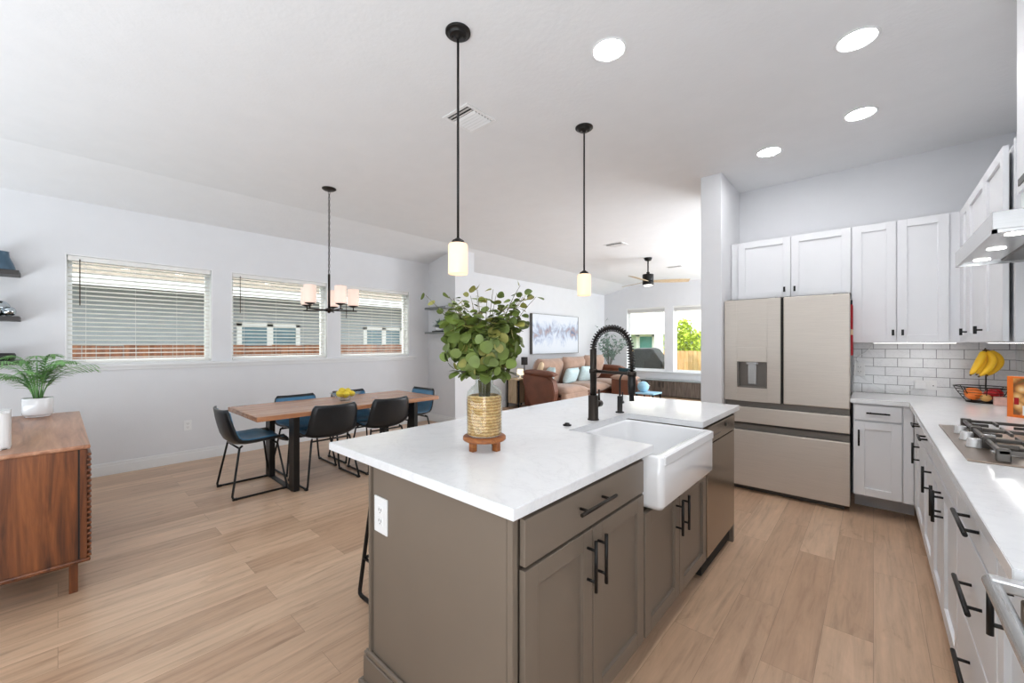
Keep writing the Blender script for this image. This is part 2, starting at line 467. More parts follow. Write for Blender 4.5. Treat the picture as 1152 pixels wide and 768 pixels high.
# frames: (direction, base) -> box in (u along the front, n out of the front, z)
def fbox(bm, fr, u0, u1, n0, n1, z0, z1, bev=0.0):
    d, b = fr
    if d == 'x+': return box(bm, b+n0, b+n1, u0, u1, z0, z1, bev)
    if d == 'x-': return box(bm, b-n1, b-n0, u0, u1, z0, z1, bev)
    if d == 'y-': return box(bm, u0, u1, b-n1, b-n0, z0, z1, bev)
    if d == 'y+': return box(bm, u0, u1, b+n0, b+n1, z0, z1, bev)
def fpt(fr, u, n, z):
    d, b = fr
    return {'x+': (b+n, u, z), 'x-': (b-n, u, z), 'y-': (u, b-n, z), 'y+': (u, b+n, z)}[d]
def shaker_bm(fr, u0, u1, z0, z1, t=0.02, rail=0.058, rec=0.012):
    bm = NB()
    fbox(bm, fr, u0, u0+rail, -0.001, t, z0, z1, 0.0015)
    fbox(bm, fr, u1-rail, u1, 0, t, z0, z1, 0.0015)
    fbox(bm, fr, u0+rail, u1-rail, 0, t, z1-rail, z1, 0.0015)
    fbox(bm, fr, u0+rail, u1-rail, 0, t, z0, z0+rail, 0.0015)
    fbox(bm, fr, u0+rail-0.004, u1-rail+0.004, 0, t-rec, z0+rail-0.004, z1-rail+0.004)
    return bm
def slab_bm(fr, u0, u1, z0, z1, t=0.02):
    bm = NB(); fbox(bm, fr, u0, u1, 0, t, z0, z1, 0.0025); return bm
def pull_bm(fr, u, z, length, vertical, n0=0.02, r=0.0062, out=0.032):
    """bar pull: a round bar on two posts, centred at u, z"""
    bm = NB(); h = length/2
    a = (u, n0+out, z-h) if vertical else (u-h, n0+out, z)
    b = (u, n0+out, z+h) if vertical else (u+h, n0+out, z)
    tube(bm, [fpt(fr, *a), fpt(fr, *b)], r, 10)
    for s in (-1, 1):
        uu, zz = (u, z+s*h*0.62) if vertical else (u+s*h*0.62, z)
        tube(bm, [fpt(fr, uu, n0-0.001, zz), fpt(fr, uu, n0+out, zz)], r*0.8, 8)
    return bm
def knob_bm(fr, u, z, n0=0.02, length=0.046):
    bm = NB()
    tube(bm, [fpt(fr, u, n0-0.001, z), fpt(fr, u, n0+0.028, z)], 0.005, 8)
    fbox(bm, fr, u-0.0075, u+0.0075, n0+0.022, n0+0.036, z-length/2, z+length/2, 0.001)
    return bm

# ================================================================== THE SETTING
XW = -5.85          # inner face of the long window wall
YD = 4.346          # end of the dining bay (stub wall with shelves)
YF = 10.6           # far living room wall
YK = 4.78           # kitchen back wall
XR = 0.80           # kitchen right wall
H = 2.93
Y0 = -3.2
CREASE = -5.02
bm = NB(); box(bm, XW-0.2, 1.6, Y0, YF+0.2, -0.12, 0); struct('floor', bm, 'floor')
bm = NB()
prof = [(CREASE, H), (1.6, H), (1.6, H+0.25), (XW-0.2, H+0.25), (XW-0.2, 2.69), (XW, 2.745)]
va = [bm.verts.new((x, Y0, z)) for x, z in prof]; vb = [bm.verts.new((x, YF+0.2, z)) for x, z in prof]
bm.faces.new(va); bm.faces.new(list(reversed(vb)))
for i in range(len(prof)):
    j = (i+1) % len(prof); bm.faces.new((va[j], va[i], vb[i], vb[j]))
struct('ceiling', bm, 'ceiling')

def holed_wall(bm, axis, f0, f1, a0, a1, z0, z1, holes):
    def bx(p0, p1, q0, q1):
        if p1-p0 < 1e-4 or q1-q0 < 1e-4: return
        if axis == 'x': box(bm, f0, f1, p0, p1, q0, q1)
        else: box(bm, p0, p1, f0, f1, q0, q1)
    cur = a0
    for h0, h1, hz0, hz1 in sorted(holes):
        bx(cur, h0, z0, z1); bx(h0, h1, z0, hz0); bx(h0, h1, hz1, z1); cur = h1
    bx(cur, a1, z0, z1)
    return bm
WINS = [(0.045, 1.222), (1.405, 2.58), (2.76, 3.955)]
WZ0, WZ1 = 1.135, 2.222
bm = NB(); holed_wall(bm, 'x', XW-0.17, XW, Y0, YF+0.17, 0, 2.745, [(a, b, WZ0, WZ1) for a, b in WINS]); struct('wall_left', bm, 'wall')
FW = [(-5.156, -4.083), (-3.875, -2.80), (-2.60, -1.53)]
FZ0, FZ1 = 0.615, 2.325
bm = NB(); holed_wall(bm, 'y', YF, YF+0.17, XW-0.17, 1.4, 0, H+0.05, [(a, b, FZ0, FZ1) for a, b in FW]); struct('wall_far', bm, 'wall')
bm = NB(); box(bm, XW, -5.13, YD, 4.77, 0, H+0.03); struct('wall_dining', bm, 'wall')
bm = NB(); box(bm, -1.235, XR+0.1, YK, YK+0.12, 0, H+0.03); struct('wall_back', bm, 'wall')
bm = NB(); box(bm, -1.235, -1.052, 4.10, YK, 0, H+0.03, 0.006); struct('wall_column', bm, 'wall')
bm = NB(); box(bm, XR, XR+0.12, Y0, YK, 0, H+0.03); struct('wall_right', bm, 'wall')
bm = NB(); box(bm, XW-0.17, XR+0.12, Y0-0.12, Y0, 0, H+0.03); struct('wall_rear', bm, 'wall_dark')
bm = NB(); box(bm, 1.3, 1.42, YK+0.12, YF, 0, H+0.03); struct('wall_living', bm, 'wall')
# tiled splashbacks
bm = NB(); box(bm, -0.135, XR-0.008, YK-0.008, YK, 0.915, 1.352); struct('trim_1', bm, 'tile_x')
bm = NB(); box(bm, XR-0.008, XR, 1.215, YK-0.008, 0.915, 1.80); struct('trim_2', bm, 'tile_y')
def baseboard(name, axis, face, a0, a1, sgn):
    bm = NB()
    for (t, z0, z1) in ((0.016, 0, 0.095), (0.011, 0.095, 0.125)):
        if axis == 'x': box(bm, face, face+sgn*t, a0, a1, z0, z1, 0.002)
        else: box(bm, a0, a1, face, face+sgn*t, z0, z1, 0.002)
    struct(name, bm, 'trim')
baseboard('baseboard_left', 'x', XW, Y0, YD, 1)
baseboard('baseboard_living', 'x', XW, 4.77, YF, 1)
baseboard('baseboard_dining', 'y', YD, XW, -5.13, -1)
baseboard('baseboard_dining_end', 'x', -5.13, YD, 4.77, 1)
baseboard('baseboard_far', 'y', YF, XW, 1.3, -1)
baseboard('baseboard_column', 'y', 4.10, -1.235, -1.052, -1)

# ------------------------------------------------------------------ windows with their sills
def window(n, axis, face, a0, a1, z0, z1, split=True):
    """white vinyl frame set in the outer half of the opening, one glass pane behind it"""
    s = -1 if axis == 'x' else 1
    d0, d1 = face+s*0.105, face+s*0.16
    def bx(bm, p0, p1, q0, q1, e0=d0, e1=d1, bev=0.003):
        if axis == 'x': box(bm, e0, e1, p0, p1, q0, q1, bev)
        else: box(bm, p0, p1, e0, e1, q0, q1, bev)
    w = 0.05
    bm = NB()
    bx(bm, a0, a0+w, z0, z1); bx(bm, a1-w, a1, z0, z1); bx(bm, a0+w, a1-w, z0, z0+w); bx(bm, a0+w, a1-w, z1-w, z1)
    fr = struct('window_%d' % n, bm, 'vinyl')
    bm = NB(); bx(bm, a0+w-0.005, a1-w+0.005, z0+w-0.005, z1-w+0.005, face+s*0.131, face+s*0.135, 0)
    struct('window_glass', bm, 'glass', fr)
    # painted reveal (jamb liner) around the opening
    bm = NB(); t = 0.012
    bx(bm, a0, a0+t, z0, z1, face, d0, 0.001); bx(bm, a1-t, a1, z0, z1, face, d0, 0.001)
    bx(bm, a0+t, a1-t, z1-t, z1, face, d0, 0.001); bx(bm, a0+t, a1-t, z0, z0+t, face, d0, 0.001)
    struct('window_jamb', bm, 'trim', fr)
    return fr
for i, (a, b) in enumerate(WINS): window(i+1, 'x', XW, a, b, WZ0, WZ1)
for i, (a, b) in enumerate(FW): window(i+4, 'y', YF, a, b, FZ0, FZ1)
bm = NB(); box(bm, XW-0.01, XW+0.045, -0.03, 4.06, 1.108, 1.134, 0.004); box(bm, XW, XW+0.014, 0.0, 4.03, 1.072, 1.108, 0.003); struct('trim_3', bm, 'trim')
bm = NB(); box(bm, -5.22, -1.46, YF-0.045, YF+0.01, 0.588, 0.614, 0.004); box(bm, -5.19, -1.49, YF-0.014, YF, 0.54, 0.588, 0.003); struct('trim_4', bm, 'trim')

# ------------------------------------------------------------------ blinds
def blind(a0, a1, label, wand=True):
    t = thing('window_blind', label, 'window blind', (XW-0.045, (a0+a1)/2, WZ1-0.012), group='slatted blinds in the dining windows')
    bm = NB(); box(bm, XW-0.075, XW-0.012, a0+0.016, a1-0.016, WZ1-0.062, WZ1-0.013, 0.004); obj('headrail', bm, 'slat', t)
    bm = NB(); z = WZ1-0.085; th = R(-9)
    while z > WZ0+0.06:
        pts = []
        for k in range(4):
            q = -0.025+0.05*k/3
            pts.append((XW-0.044+q*math.cos(th), z-q*math.sin(th)+0.003*(1-(q/0.025)**2)))
        rows = []
        for off in (0.0, 0.0026):
            rows.append([[bm.verts.new((x, y, zz+off)) for x, zz in pts] for y in (a0+0.02, a1-0.02)])
        for k in range(3):
            bm.faces.new((rows[1][0][k], rows[1][0][k+1], rows[1][1][k+1], rows[1][1][k]))
            bm.faces.new((rows[0][0][k+1], rows[0][0][k], rows[0][1][k], rows[0][1][k+1]))
        for e in (0, 3):
            bm.faces.new((rows[0][0][e], rows[1][0][e], rows[1][1][e], rows[0][1][e]))
        z -= 0.0445
    obj('slats', bm, 'slat', t)
    bm = NB(); box(bm, XW-0.070, XW-0.018, a0+0.02, a1-0.02, WZ0+0.016, WZ0+0.036, 0.004); obj('bottom_rail', bm, 'slat', t)
    bm = NB()
    for f in (0.12, 0.43, 0.72, 0.94):
        y = a0+(a1-a0)*f
        tube(bm, [(XW-0.016, y, WZ1-0.06), (XW-0.016, y, WZ0+0.03)], 0.0014, 5)
    obj('ladder_cord', bm, 'slat', t)
    if wand:
        y = a0+0.10
        bm = NB(); tube(bm, [(XW-0.008, y, WZ1-0.045), (XW-0.006, y, WZ1-0.50)], 0.0045, 6); obj('tilt_wand', bm, 'wand', t)
blind(*WINS[0], 'white slatted blind on the dining window nearest the plant')
blind(*WINS[1], 'white slatted blind on the middle dining window, behind the chandelier')
blind(*WINS[2], 'white slatted blind on the dining window beside the stub wall')
for k, (a, b) in enumerate(FW):
    lb = ['raised white blind bunched above the window showing the covered grill', 'raised white blind bunched above the window showing the wooden fence', 'raised white blind above the far window behind the kitchen column'][k]
    t = thing('raised_blind', lb, 'window blind', ((a+b)/2, YF+0.05, FZ1-0.013), group='raised blinds in the living room')
    bm = NB(); box(bm, a+0.016, b-0.016, YF+0.015, YF+0.08, FZ1-0.055, FZ1-0.014, 0.004); obj('headrail', bm, 'slat', t)
    bm = NB()
    for i in range(11): box(bm, a+0.02, b-0.02, YF+0.022, YF+0.072, FZ1-0.064-i*0.0062, FZ1-0.060-i*0.0062)
    obj('slats', bm, 'slat', t)
    bm = NB(); box(bm, a+0.02, b-0.02, YF+0.02, YF+0.074, FZ1-0.150, FZ1-0.132, 0.004); obj('bottom_rail', bm, 'slat', t)

# ================================================================== OUTSIDE
bm = NB(); box(bm, -40, 30, -30, 45, -0.5, -0.35); o = obj('ground', bm, 'grassm'); o['kind'] = 'structure'
def fence(name, p0, p1, ztop, mat, label, w=0.14):
    p0, p1 = Vector((*p0, 0)), Vector((*p1, 0)); d = (p1-p0); L = d.length; d.normalize(); nrm = Vector((-d.y, d.x, 0))
    bm = NB(); n = int(L/w); rnd = random.Random(3)
    for i in range(n):
        c = p0+d*(i+0.5)*w
        a, b = c-d*(w/2-0.004), c+d*(w/2-0.004)
        z = ztop+rnd.uniform(-0.008, 0.008)
        q = [a-nrm*0.01, b-nrm*0.01, b+nrm*0.01, a+nrm*0.01]
        lo = [bm.verts.new((v.x, v.y, -0.35)) for v in q]; hi = [bm.verts.new((v.x, v.y, z)) for v in q]
        bm.faces.new(hi)
        for k in range(4): bm.faces.new((lo[k], lo[(k+1) % 4], hi[(k+1) % 4], hi[k]))
    t = thing(name, label, 'fence', ((p0+p1)/2)[:2]+(-0.35,))
    obj('board', bm, mat, t)
    bm = NB()
    for z in (0.1, ztop-0.25):
        a, b = p0+nrm*0.03, p1+nrm*0.03
        tube(bm, [(a.x, a.y, z), (b.x, b.y, z)], 0.03, 4)
    obj('rail', bm, mat, t)
fence('wooden_fence', (-8.2, -3), (-8.2, 11.5), 1.315, 'fence', 'brown wooden board fence outside the dining windows')
fence('garden_fence', (-9.5, 14.0), (2, 14.0), 1.10, 'fence_gold', 'pale sunlit wooden fence outside the living room window')
# neighbour's house beyond the dining windows
t = thing('neighbor_house', 'grey single-storey house with a tan roof behind the brown fence', 'house', (-12, 4, -0.35))
bm = NB()
for i in range(18): box(bm, -14, -10.0-0.012*(i % 2 == 0), -8, 12.5, -0.35+i*0.152, -0.35+(i+1)*0.152)
obj('siding_wall', bm, 'siding', t)
bm = NB()
va = [(-9.35, 2.30), (-9.35, 2.44), (-14.2, 4.6), (-14.2, 2.34)]
A_ = [bm.verts.new((x, -9, z)) for x, z in va]; B_ = [bm.verts.new((x, 13, z)) for x, z in va]
bm.faces.new(A_); bm.faces.new(list(reversed(B_)))
for i in range(4): bm.faces.new((A_[(i+1) % 4], A_[i], B_[i], B_[(i+1) % 4]))
obj('roof', bm, 'shingle', t)
bm = NB(); box(bm, -9.35, -9.30, -9, 13, 2.28, 2.46); obj('fascia', bm, 'trim', t)
for y0, y1 in ((2.5, 3.75), (5.33, 6.5)):
    bm = NB()
    for (a, b, c, d) in ((y0, y0+0.09, 0.5, 1.80), (y1-0.09, y1, 0.5, 1.80), (y0, y1, 1.72, 1.80), (y0, y1, 0.5, 0.58), ((y0+y1)/2-0.06, (y0+y1)/2+0.06, 0.5, 1.80)):
        box(bm, -10.0, -9.95, a, b, c, d)
    w = obj('window', bm, 'vinyl', t)
    bm = NB(); box(bm, -9.99, -9.97, y0+0.05, y1-0.05, 0.53, 1.77); obj('pane', bm, 'blueglass', w)
# house beyond the living room windows
t = thing('garden_house', 'pale green house with a light roof beyond the living room window', 'house', (-7.5, 18, -0.35))
bm = NB(); box(bm, -9.2, -3.0, 16.5, 24, -0.35, 1.80); obj('siding_wall', bm, 'siding_pale', t)
bm = NB()
va = [(15.9, 1.72), (15.9, 1.86), (21, 4.6), (25, 1.86), (25, 1.72)]
A_ = [bm.verts.new((-9.8, y, z)) for y, z in va]; B_ = [bm.verts.new((-2.4, y, z)) for y, z in va]
bm.faces.new(A_); bm.faces.new(list(reversed(B_)))
for i in range(5): bm.faces.new((A_[(i+1) % 5], A_[i], B_[i], B_[(i+1) % 5]))
obj('roof', bm, 'shingle_pale', t)
bm = NB()
for (a, b, c, d) in ((-7.55, -7.40, 0.3, 1.72), (-6.85, -6.70, 0.3, 1.72), (-7.55, -6.70, 1.64, 1.74)): box(bm, a, b, 16.40, 16.5, c, d)
w = obj('window', bm, 'vinyl', t)
bm = NB(); box(bm, -7.42, -6.83, 16.45, 16.49, 0.3, 1.66); obj('pane', bm, 'tealglass', w)
bm = NB(); box(bm, -5.36, -5.13, 13.0, 13.2, -0.35, 2.9, 0.01); box(bm, -5.41, -5.08, 12.95, 13.25, -0.35, -0.15, 0.01)
single('patio_post', bm, 'vinyl', 'cream square patio post outside the window, beside the covered grill', 'post', (-5.245, 13.1, -0.35))
# covered grill
bm = NB()
prof_g = [(-5.86, -0.30), (-5.86, 0.92), (-5.72, 1.17), (-5.12, 1.19), (-4.96, 0.98), (-4.80, 0.74), (-4.78, -0.30)]
f0 = [bm.verts.new((x, 12.25, z)) for x, z in prof_g]; f1 = [bm.verts.new((x, 12.85, z)) for x, z in prof_g]
m0 = [bm.verts.new((-5.3+(x+5.3)*1.03, 12.5, -0.3+(z+0.3)*1.02)) for x, z in prof_g]
bm.faces.new(f0); bm.faces.new(list(reversed(f1)))
for a_, b_ in ((f0, m0), (m0, f1)):
    for i in range(len(prof_g)):
        j = (i+1) % len(prof_g); bm.faces.new((a_[j], a_[i], b_[i], b_[j]))
bmesh.ops.bevel(bm, geom=list(bm.edges), offset=0.03, segments=2, affect='EDGES')
single('covered_grill', bm, 'cover', 'barbecue grill under a black cloth cover outside the window', 'grill', (-5.3, 12.5, -0.35))
def leafcloud(bm, c, rad, n, size, rnd):
    for _ in range(n):
        d = Vector((rnd.gauss(0, 1), rnd.gauss(0, 1), rnd.gauss(0, 1))).normalized()*(rnd.random()**0.4)
        p = Vector((c[0]+d.x*rad[0], c[1]+d.y*rad[1], c[2]+d.z*rad[2]))
        a = Vector((rnd.gauss(0, 1), rnd.gauss(0, 1), rnd.gauss(0, 1))).normalized()
        b = a.orthogonal().normalized(); s = size*rnd.uniform(0.6, 1.2)
        v = [bm.verts.new(p+a*s), bm.verts.new(p+b*s*0.5), bm.verts.new(p-a*s), bm.verts.new(p-b*s*0.5)]
        bm.faces.new(v)
rnd = random.Random(5)
for nm, cx_, cy_, top, wd, lab in (('garden_bush', -5.1, 14.9, 2.25, 0.75, 'tall sunlit yellow-green bush behind the pale fence, the pointed one'), ('garden_bush', -3.85, 15.0, 1.80, 0.6, 'lower rounded sunlit bush behind the pale fence, beside the kitchen column')):
    t = thing(nm, lab, 'bush', (cx_, cy_, -0.35))
    bm = NB(); leafcloud(bm, (cx_, cy_, top-0.95), (wd, 0.45, 0.75), 900, 0.085, rnd); leafcloud(bm, (cx_+0.05, cy_, top-0.3), (wd*0.35, 0.3, 0.32), 160, 0.08, rnd); obj('foliage', bm, 'bushm', t)
    bm = NB(); tube(bm, [(cx_, cy_, -0.35), (cx_, cy_, 1.0)], 0.05, 6); obj('stem', bm, 'bark', t)

# ================================================================== KITCHEN ISLAND
IX0, IX1 = -1.465, -0.722      # cabinet carcass
FI = ('x+', IX1)               # its front face, doors stand proud of it
def cabinet(name, label, cat, loc, group=None): return thing(name, label, cat, loc, 0, group)
def front(parent, kind, fr, u0, u1, z0, z1, mat, pull=None, knob=None, flat=False, hw='black'):
    bm = slab_bm(fr, u0, u1, z0, z1) if flat else shaker_bm(fr, u0, u1, z0, z1)
    d = obj(kind, bm, mat, parent)
    if pull: obj('pull_handle', pull_bm(fr, *pull), hw, d)
    if knob: obj('knob', knob_bm(fr, *knob), hw, d)
    return d
# first unit with the end panel
t = cabinet('island_cabinet', 'taupe island cabinet with one drawer over two doors, near end of the island', 'cabinet', (-1.09, 1.2, 0))
bm = NB(); box(bm, IX0, IX1-0.03, 0.835, 1.605, 0.12, 0.881); box(bm, IX0, IX1-0.07, 0.835, 1.605, 0, 0.12)
obj('body', bm, 'cab_grey', t)
bm = NB(); box(bm, IX0+0.012, IX1-0.028, 0.818, 0.835, 0.0, 0.881, 0.001)
box(bm, IX0-0.008, IX0+0.004, 0.808, 0.835, 0.0, 0.881, 0.002); box(bm, IX1-0.022, IX1-0.001, 0.812, 0.835, 0.0, 0.881, 0.002)
obj('end_panel', bm, 'cab_grey', t)
bm = NB(); box(bm, IX0-0.03, IX1-0.072, 0.798, 0.818, 0, 0.125, 0.004); box(bm, IX0-0.026, IX1-0.074, 0.803, 0.818, 0.125, 0.148, 0.006)
box(bm, IX0-0.045, IX1-0.076, 0.782, 0.80, 0, 0.034, 0.008); box(bm, IX0-0.03, IX0-0.01, 0.80, 1.60, 0, 0.14, 0.004); box(bm, IX0-0.045, IX0-0.028, 0.79, 1.60, 0, 0.034, 0.008)
obj('base_molding', bm, 'cab_grey', t)
front(t, 'drawer', FI, 0.84, 1.597, 0.738, 0.868, 'cab_grey', pull=(1.187, 0.815, 0.225, False), flat=True, hw='bronze')
front(t, 'door', FI, 0.84, 1.192, 0.128, 0.727, 'cab_grey', pull=(1.160, 0.622, 0.165, True))
front(t, 'door', FI, 1.199, 1.597, 0.128, 0.727, 'cab_grey', pull=(1.228, 0.622, 0.165, True))
# sink base
t = cabinet('sink_cabinet', 'taupe island cabinet with two doors below the white apron sink', 'cabinet', (-1.09, 2.02, 0))
bm = NB(); box(bm, IX0, IX1-0.03, 1.610, 2.432, 0.12, 0.63); box(bm, IX0, IX1-0.07, 1.610, 2.432, 0, 0.12)
box(bm, IX0, IX1, 1.610, 1.628, 0.63, 0.881); box(bm, IX0, IX1, 2.414, 2.432, 0.63, 0.881); box(bm, IX0, IX0+0.02, 1.628, 2.414, 0.63, 0.881)
obj('body', bm, 'cab_grey', t)
front(t, 'door', FI, 1.614, 2.006, 0.128, 0.640, 'cab_grey', pull=(1.962, 0.522, 0.165, True))
front(t, 'door', FI, 2.012, 2.428, 0.128, 0.640, 'cab_grey', pull=(2.048, 0.522, 0.165, True))
# dishwasher
t = thing('dishwasher', 'warm stainless dishwasher at the far end of the taupe island', 'dishwasher', (-1.0, 2.74, 0))
bm = NB(); box(bm, IX0+0.05, IX1-0.01, 2.44, 3.036, 0.02, 0.872); obj('body', bm, 'gap', t)
bm = NB(); fbox(bm, FI, 2.443, 3.032, -0.01, 0.022, 0.13, 0.765, 0.004); obj('door', bm, 'steel_warm', t)
bm = NB(); fbox(bm, FI, 2.443, 3.032, -0.01, 0.026, 0.772, 0.870, 0.006)
pan = obj('control_panel', bm, 'steel_warm', t)
bm = NB(); tube(bm, [fpt(FI, 2.80, 0.025, 0.838), fpt(FI, 2.80, 0.029, 0.838)], 0.011, 14); obj('button', bm, 'bronze', pan)
bm = NB()
for k in range(7): fbox(bm, FI, 2.50+k*0.03, 2.514+k*0.03, 0.025, 0.0275, 0.806, 0.811)
obj('display_mark', bm, 'steel_dark', pan)
bm = NB(); fbox(bm, FI, 2.443, 3.032, -0.07, -0.06, 0.0, 0.125); obj('kick_plate', bm, 'cab_grey', t)
# far end panel of the island
bm = NB(); box(bm, IX0, IX1+0.012, 3.042, 3.075, 0.0, 0.881, 0.002); box(bm, IX0, IX0+0.018, 2.434, 3.042, 0.0, 0.881)
single('island_gable', bm, 'cab_grey', 'taupe end panel of the island beyond the dishwasher', 'panel', (-1.09, 3.058, 0))
# outlet on the island end
def outlet(label, fr, u, z, cat='outlet', w=0.072, h=0.116):
    t = thing('outlet', label, cat, fpt(fr, u, 0, z))
    bm = NB(); fbox(bm, fr, u-w/2, u+w/2, 0, 0.006, z-h/2, z+h/2, 0.002); obj('cover_plate', bm, 'white', t)
    for s in (-1, 1):
        zc = z+s*0.0205
        bm = NB(); fbox(bm, fr, u-0.0185, u+0.0185, 0.005, 0.0078, zc-0.0155, zc+0.0155, 0.003); so = obj('socket', bm, 'white', t)
        for du in (-0.0075, 0.0075):
            bm = NB(); fbox(bm, fr, u+du-0.0014, u+du+0.0014, 0.0074, 0.0083, zc-0.003, zc+0.007); obj('slot', bm, 'steel_dark', so)
        bm = NB(); tube(bm, [fpt(fr, u, 0.0074, zc-0.009), fpt(fr, u, 0.0083, zc-0.009)], 0.0026, 8); obj('ground_hole', bm, 'steel_dark', so)
    return t
outlet('white double outlet on the taupe end panel of the island', ('y-', 0.818), -1.392, 0.695, w=0.088, h=0.135)
outlet('white double outlet low on the wall below the dining windows', ('x+', XW), 0.987, 0.412)
# countertop with the sink cut-out (open towards the front)
CZ0, CZ1 = 0.882, 0.915
CX0, CX1, CY0, CY1 = -1.772, -0.697, 0.787, 3.168
SX0, SY0, SY1 = -1.135, 1.688, 2.352
bm = NB()
def prism(bm, pts, z0, z1):
    lo = [bm.verts.new((x, y, z0)) for x, y in pts]; hi = [bm.verts.new((x, y, z1)) for x, y in pts]
    bm.faces.new(list(reversed(lo))); bm.faces.new(hi)
    n = len(pts)
    for i in range(n): bm.faces.new((lo[i], lo[(i+1) % n], hi[(i+1) % n], hi[i]))
prism(bm, [(CX0, CY0), (CX1, CY0), (CX1, SY0), (SX0, SY0), (SX0, SY1), (CX1, SY1), (CX1, CY1), (CX0, CY1)], CZ0, CZ1)
bmesh.ops.bevel(bm, geom=list(bm.edges), offset=0.002, segments=2, affect='EDGES')
single('countertop', bm, 'quartz', 'white quartz worktop of the kitchen island', 'countertop', (-1.235, 1.98, CZ0))
# apron sink
t = thing('apron_sink', 'white ceramic farmhouse sink with a deep front apron set in the island', 'sink', (-0.9, 2.0, 0.64))
bm = NB()
ax0, ax1, ay0, ay1, az0, az1 = -1.15, -0.640, 1.640, 2.345, 0.655, 0.902
def rrect(x0, x1, y0, y1, r, n=5):
    out = []
    for cx_, cy_, a in ((x1-r, y1-r, 0), (x0+r, y1-r, 90), (x0+r, y0+r, 180), (x1-r, y0+r, 270)):
        for k in range(n+1):
            q = R(a+90*k/n); out.append((cx_+r*math.cos(q), cy_+r*math.sin(q)))
    return out
def loop(bm, pts, z): return [bm.verts.new((x, y, z)) for x, y in pts]
def skin(bm, a, b, smooth=True):
    n = len(a)
    for i in range(n):
        f = bm.faces.new((a[i], a[(i+1) % n], b[(i+1) % n], b[i])); f.smooth = smooth
ztop = az1-0.022
L = [loop(bm, rrect(ax0+0.012, ax1-0.012, ay0+0.012, ay1-0.012, 0.02), az0), loop(bm, rrect(ax0, ax1, ay0, ay1, 0.028), az0+0.02),
     loop(bm, rrect(ax0, ax1, ay0, ay1, 0.028), ztop-0.008), loop(bm, rrect(ax0+0.003, ax1-0.003, ay0+0.003, ay1-0.003, 0.026), ztop-0.002), loop(bm, rrect(ax0+0.012, ax1-0.012, ay0+0.012, ay1-0.012, 0.02), ztop),
     loop(bm, rrect(ax0+0.02, ax1-0.034, ay0+0.020, ay1-0.020, 0.03), ztop), loop(bm, rrect(ax0+0.028, ax1-0.042, ay0+0.028, ay1-0.028, 0.03), ztop-0.012),
     loop(bm, rrect(ax0+0.034, ax1-0.050, ay0+0.034, ay1-0.034, 0.04), az0+0.06), loop(bm, rrect(ax0+0.06, ax1-0.08, ay0+0.06, ay1-0.06, 0.05), az0+0.028)]
for a, b in zip(L, L[1:]): skin(bm, a, b)
bm.faces.new(list(reversed(L[0]))); bm.faces.new(L[-1])
box(bm, ax1-0.02, ax1+0.0045, ay0+0.02, ay1-0.02, ztop-0.040, ztop-0.001, 0.0042, 3)
obj('basin', bm, 'ceramic', t)
bm = NB()
for k in range(10): tube(bm, [(-1.05+k*0.035, 1.73, 0.70), (-1.05+k*0.035, 2.27, 0.70)], 0.003, 6)
for k in range(12): tube(bm, [(-1.06, 1.75+k*0.045, 0.702), (-0.73, 1.75+k*0.045, 0.702)], 0.003, 6)
for px in (-1.04, -0.75):
    for py in (1.76, 2.24): tube(bm, [(px, py, 0.682), (px, py, 0.70)], 0.006, 8)
obj('bottom_grid', bm, 'steel_dark', t)
bm = NB(); lathe(bm, [(0.05, 0.0), (0.045, 0.004), (0.02, 0.003), (0.0, 0.001)], (-0.93, 2.0, 0.684), 20); obj('drain', bm, 'chrome', t)
# tall spring faucet
FX, FY = -1.181, 2.014
t = thing('spring_faucet', 'tall black pull-down kitchen faucet with an arched spring hose', 'faucet', (FX, FY, CZ1))
bm = NB(); lathe(bm, [(0.032, 0), (0.032, 0.006), (0.028, 0.008), (0.028, 0.135), (0.024, 0.14)], (FX, FY, CZ1), 24); obj('base', bm, 'bronze', t)
bm = NB(); lathe(bm, [(0.0185, 0.138), (0.0185, 0.395), (0.015, 0.40)], (FX, FY, CZ1), 20); obj('riser', bm, 'bronze', t)
zc = 1.318; rad = 0.112; cxr = FX+rad
path = [(FX, FY, 1.30)] + arc((cxr, FY, zc), rad, 180, 0, 24) + [(FX+2*rad+0.004, FY, 1.25), (FX+2*rad+0.006, FY, 1.19)]
bm = NB(); tube(bm, path, 0.0085, 10); hose = obj('hose', bm, 'bronze', t)
# coil: a helix about the path
bm = NB()
pp = [Vector(p) for p in path]; seglen = [0]
for a, b in zip(pp, pp[1:]): seglen.append(seglen[-1]+(b-a).length)
def at_len(s):
    for i in range(len(pp)-1):
        if s <= seglen[i+1]:
            f = (s-seglen[i])/max(1e-6, seglen[i+1]-seglen[i]); return pp[i].lerp(pp[i+1], f), (pp[i+1]-pp[i]).normalized()
    return pp[-1], (pp[-1]-pp[-2]).normalized()
turns = 34; N = turns*12; hel = []
for k in range(N+1):
    s = seglen[-1]*k/N; p, d = at_len(s); side = Vector((0, 1, 0)); nn = side.cross(d); a = 2*PI*turns*k/N
    hel.append(p+(nn*math.cos(a)+side*math.sin(a))*0.0165)
tube(bm, hel, 0.0033, 5); obj('spring', bm, 'black', t)
hx = FX+2*rad+0.006
bm = NB(); lathe(bm, [(0.013, 0.0), (0.013, 0.035), (0.018, 0.04), (0.021, 0.09), (0.02, 0.14), (0.014, 0.15)], (hx, FY, 1.042), 20); obj('spray_head', bm, 'black', t)
bm = NB(); tube(bm, [(FX, FY, 1.19), (hx, FY, 1.185)], 0.0085, 10)
lathe(bm, [(0.024, -0.012), (0.024, 0.012)], (hx, FY, 1.185), 20); lathe(bm, [(0.023, -0.012), (0.023, 0.012)], (FX, FY, 1.19), 20); obj('holder_arm', bm, 'bronze', t)
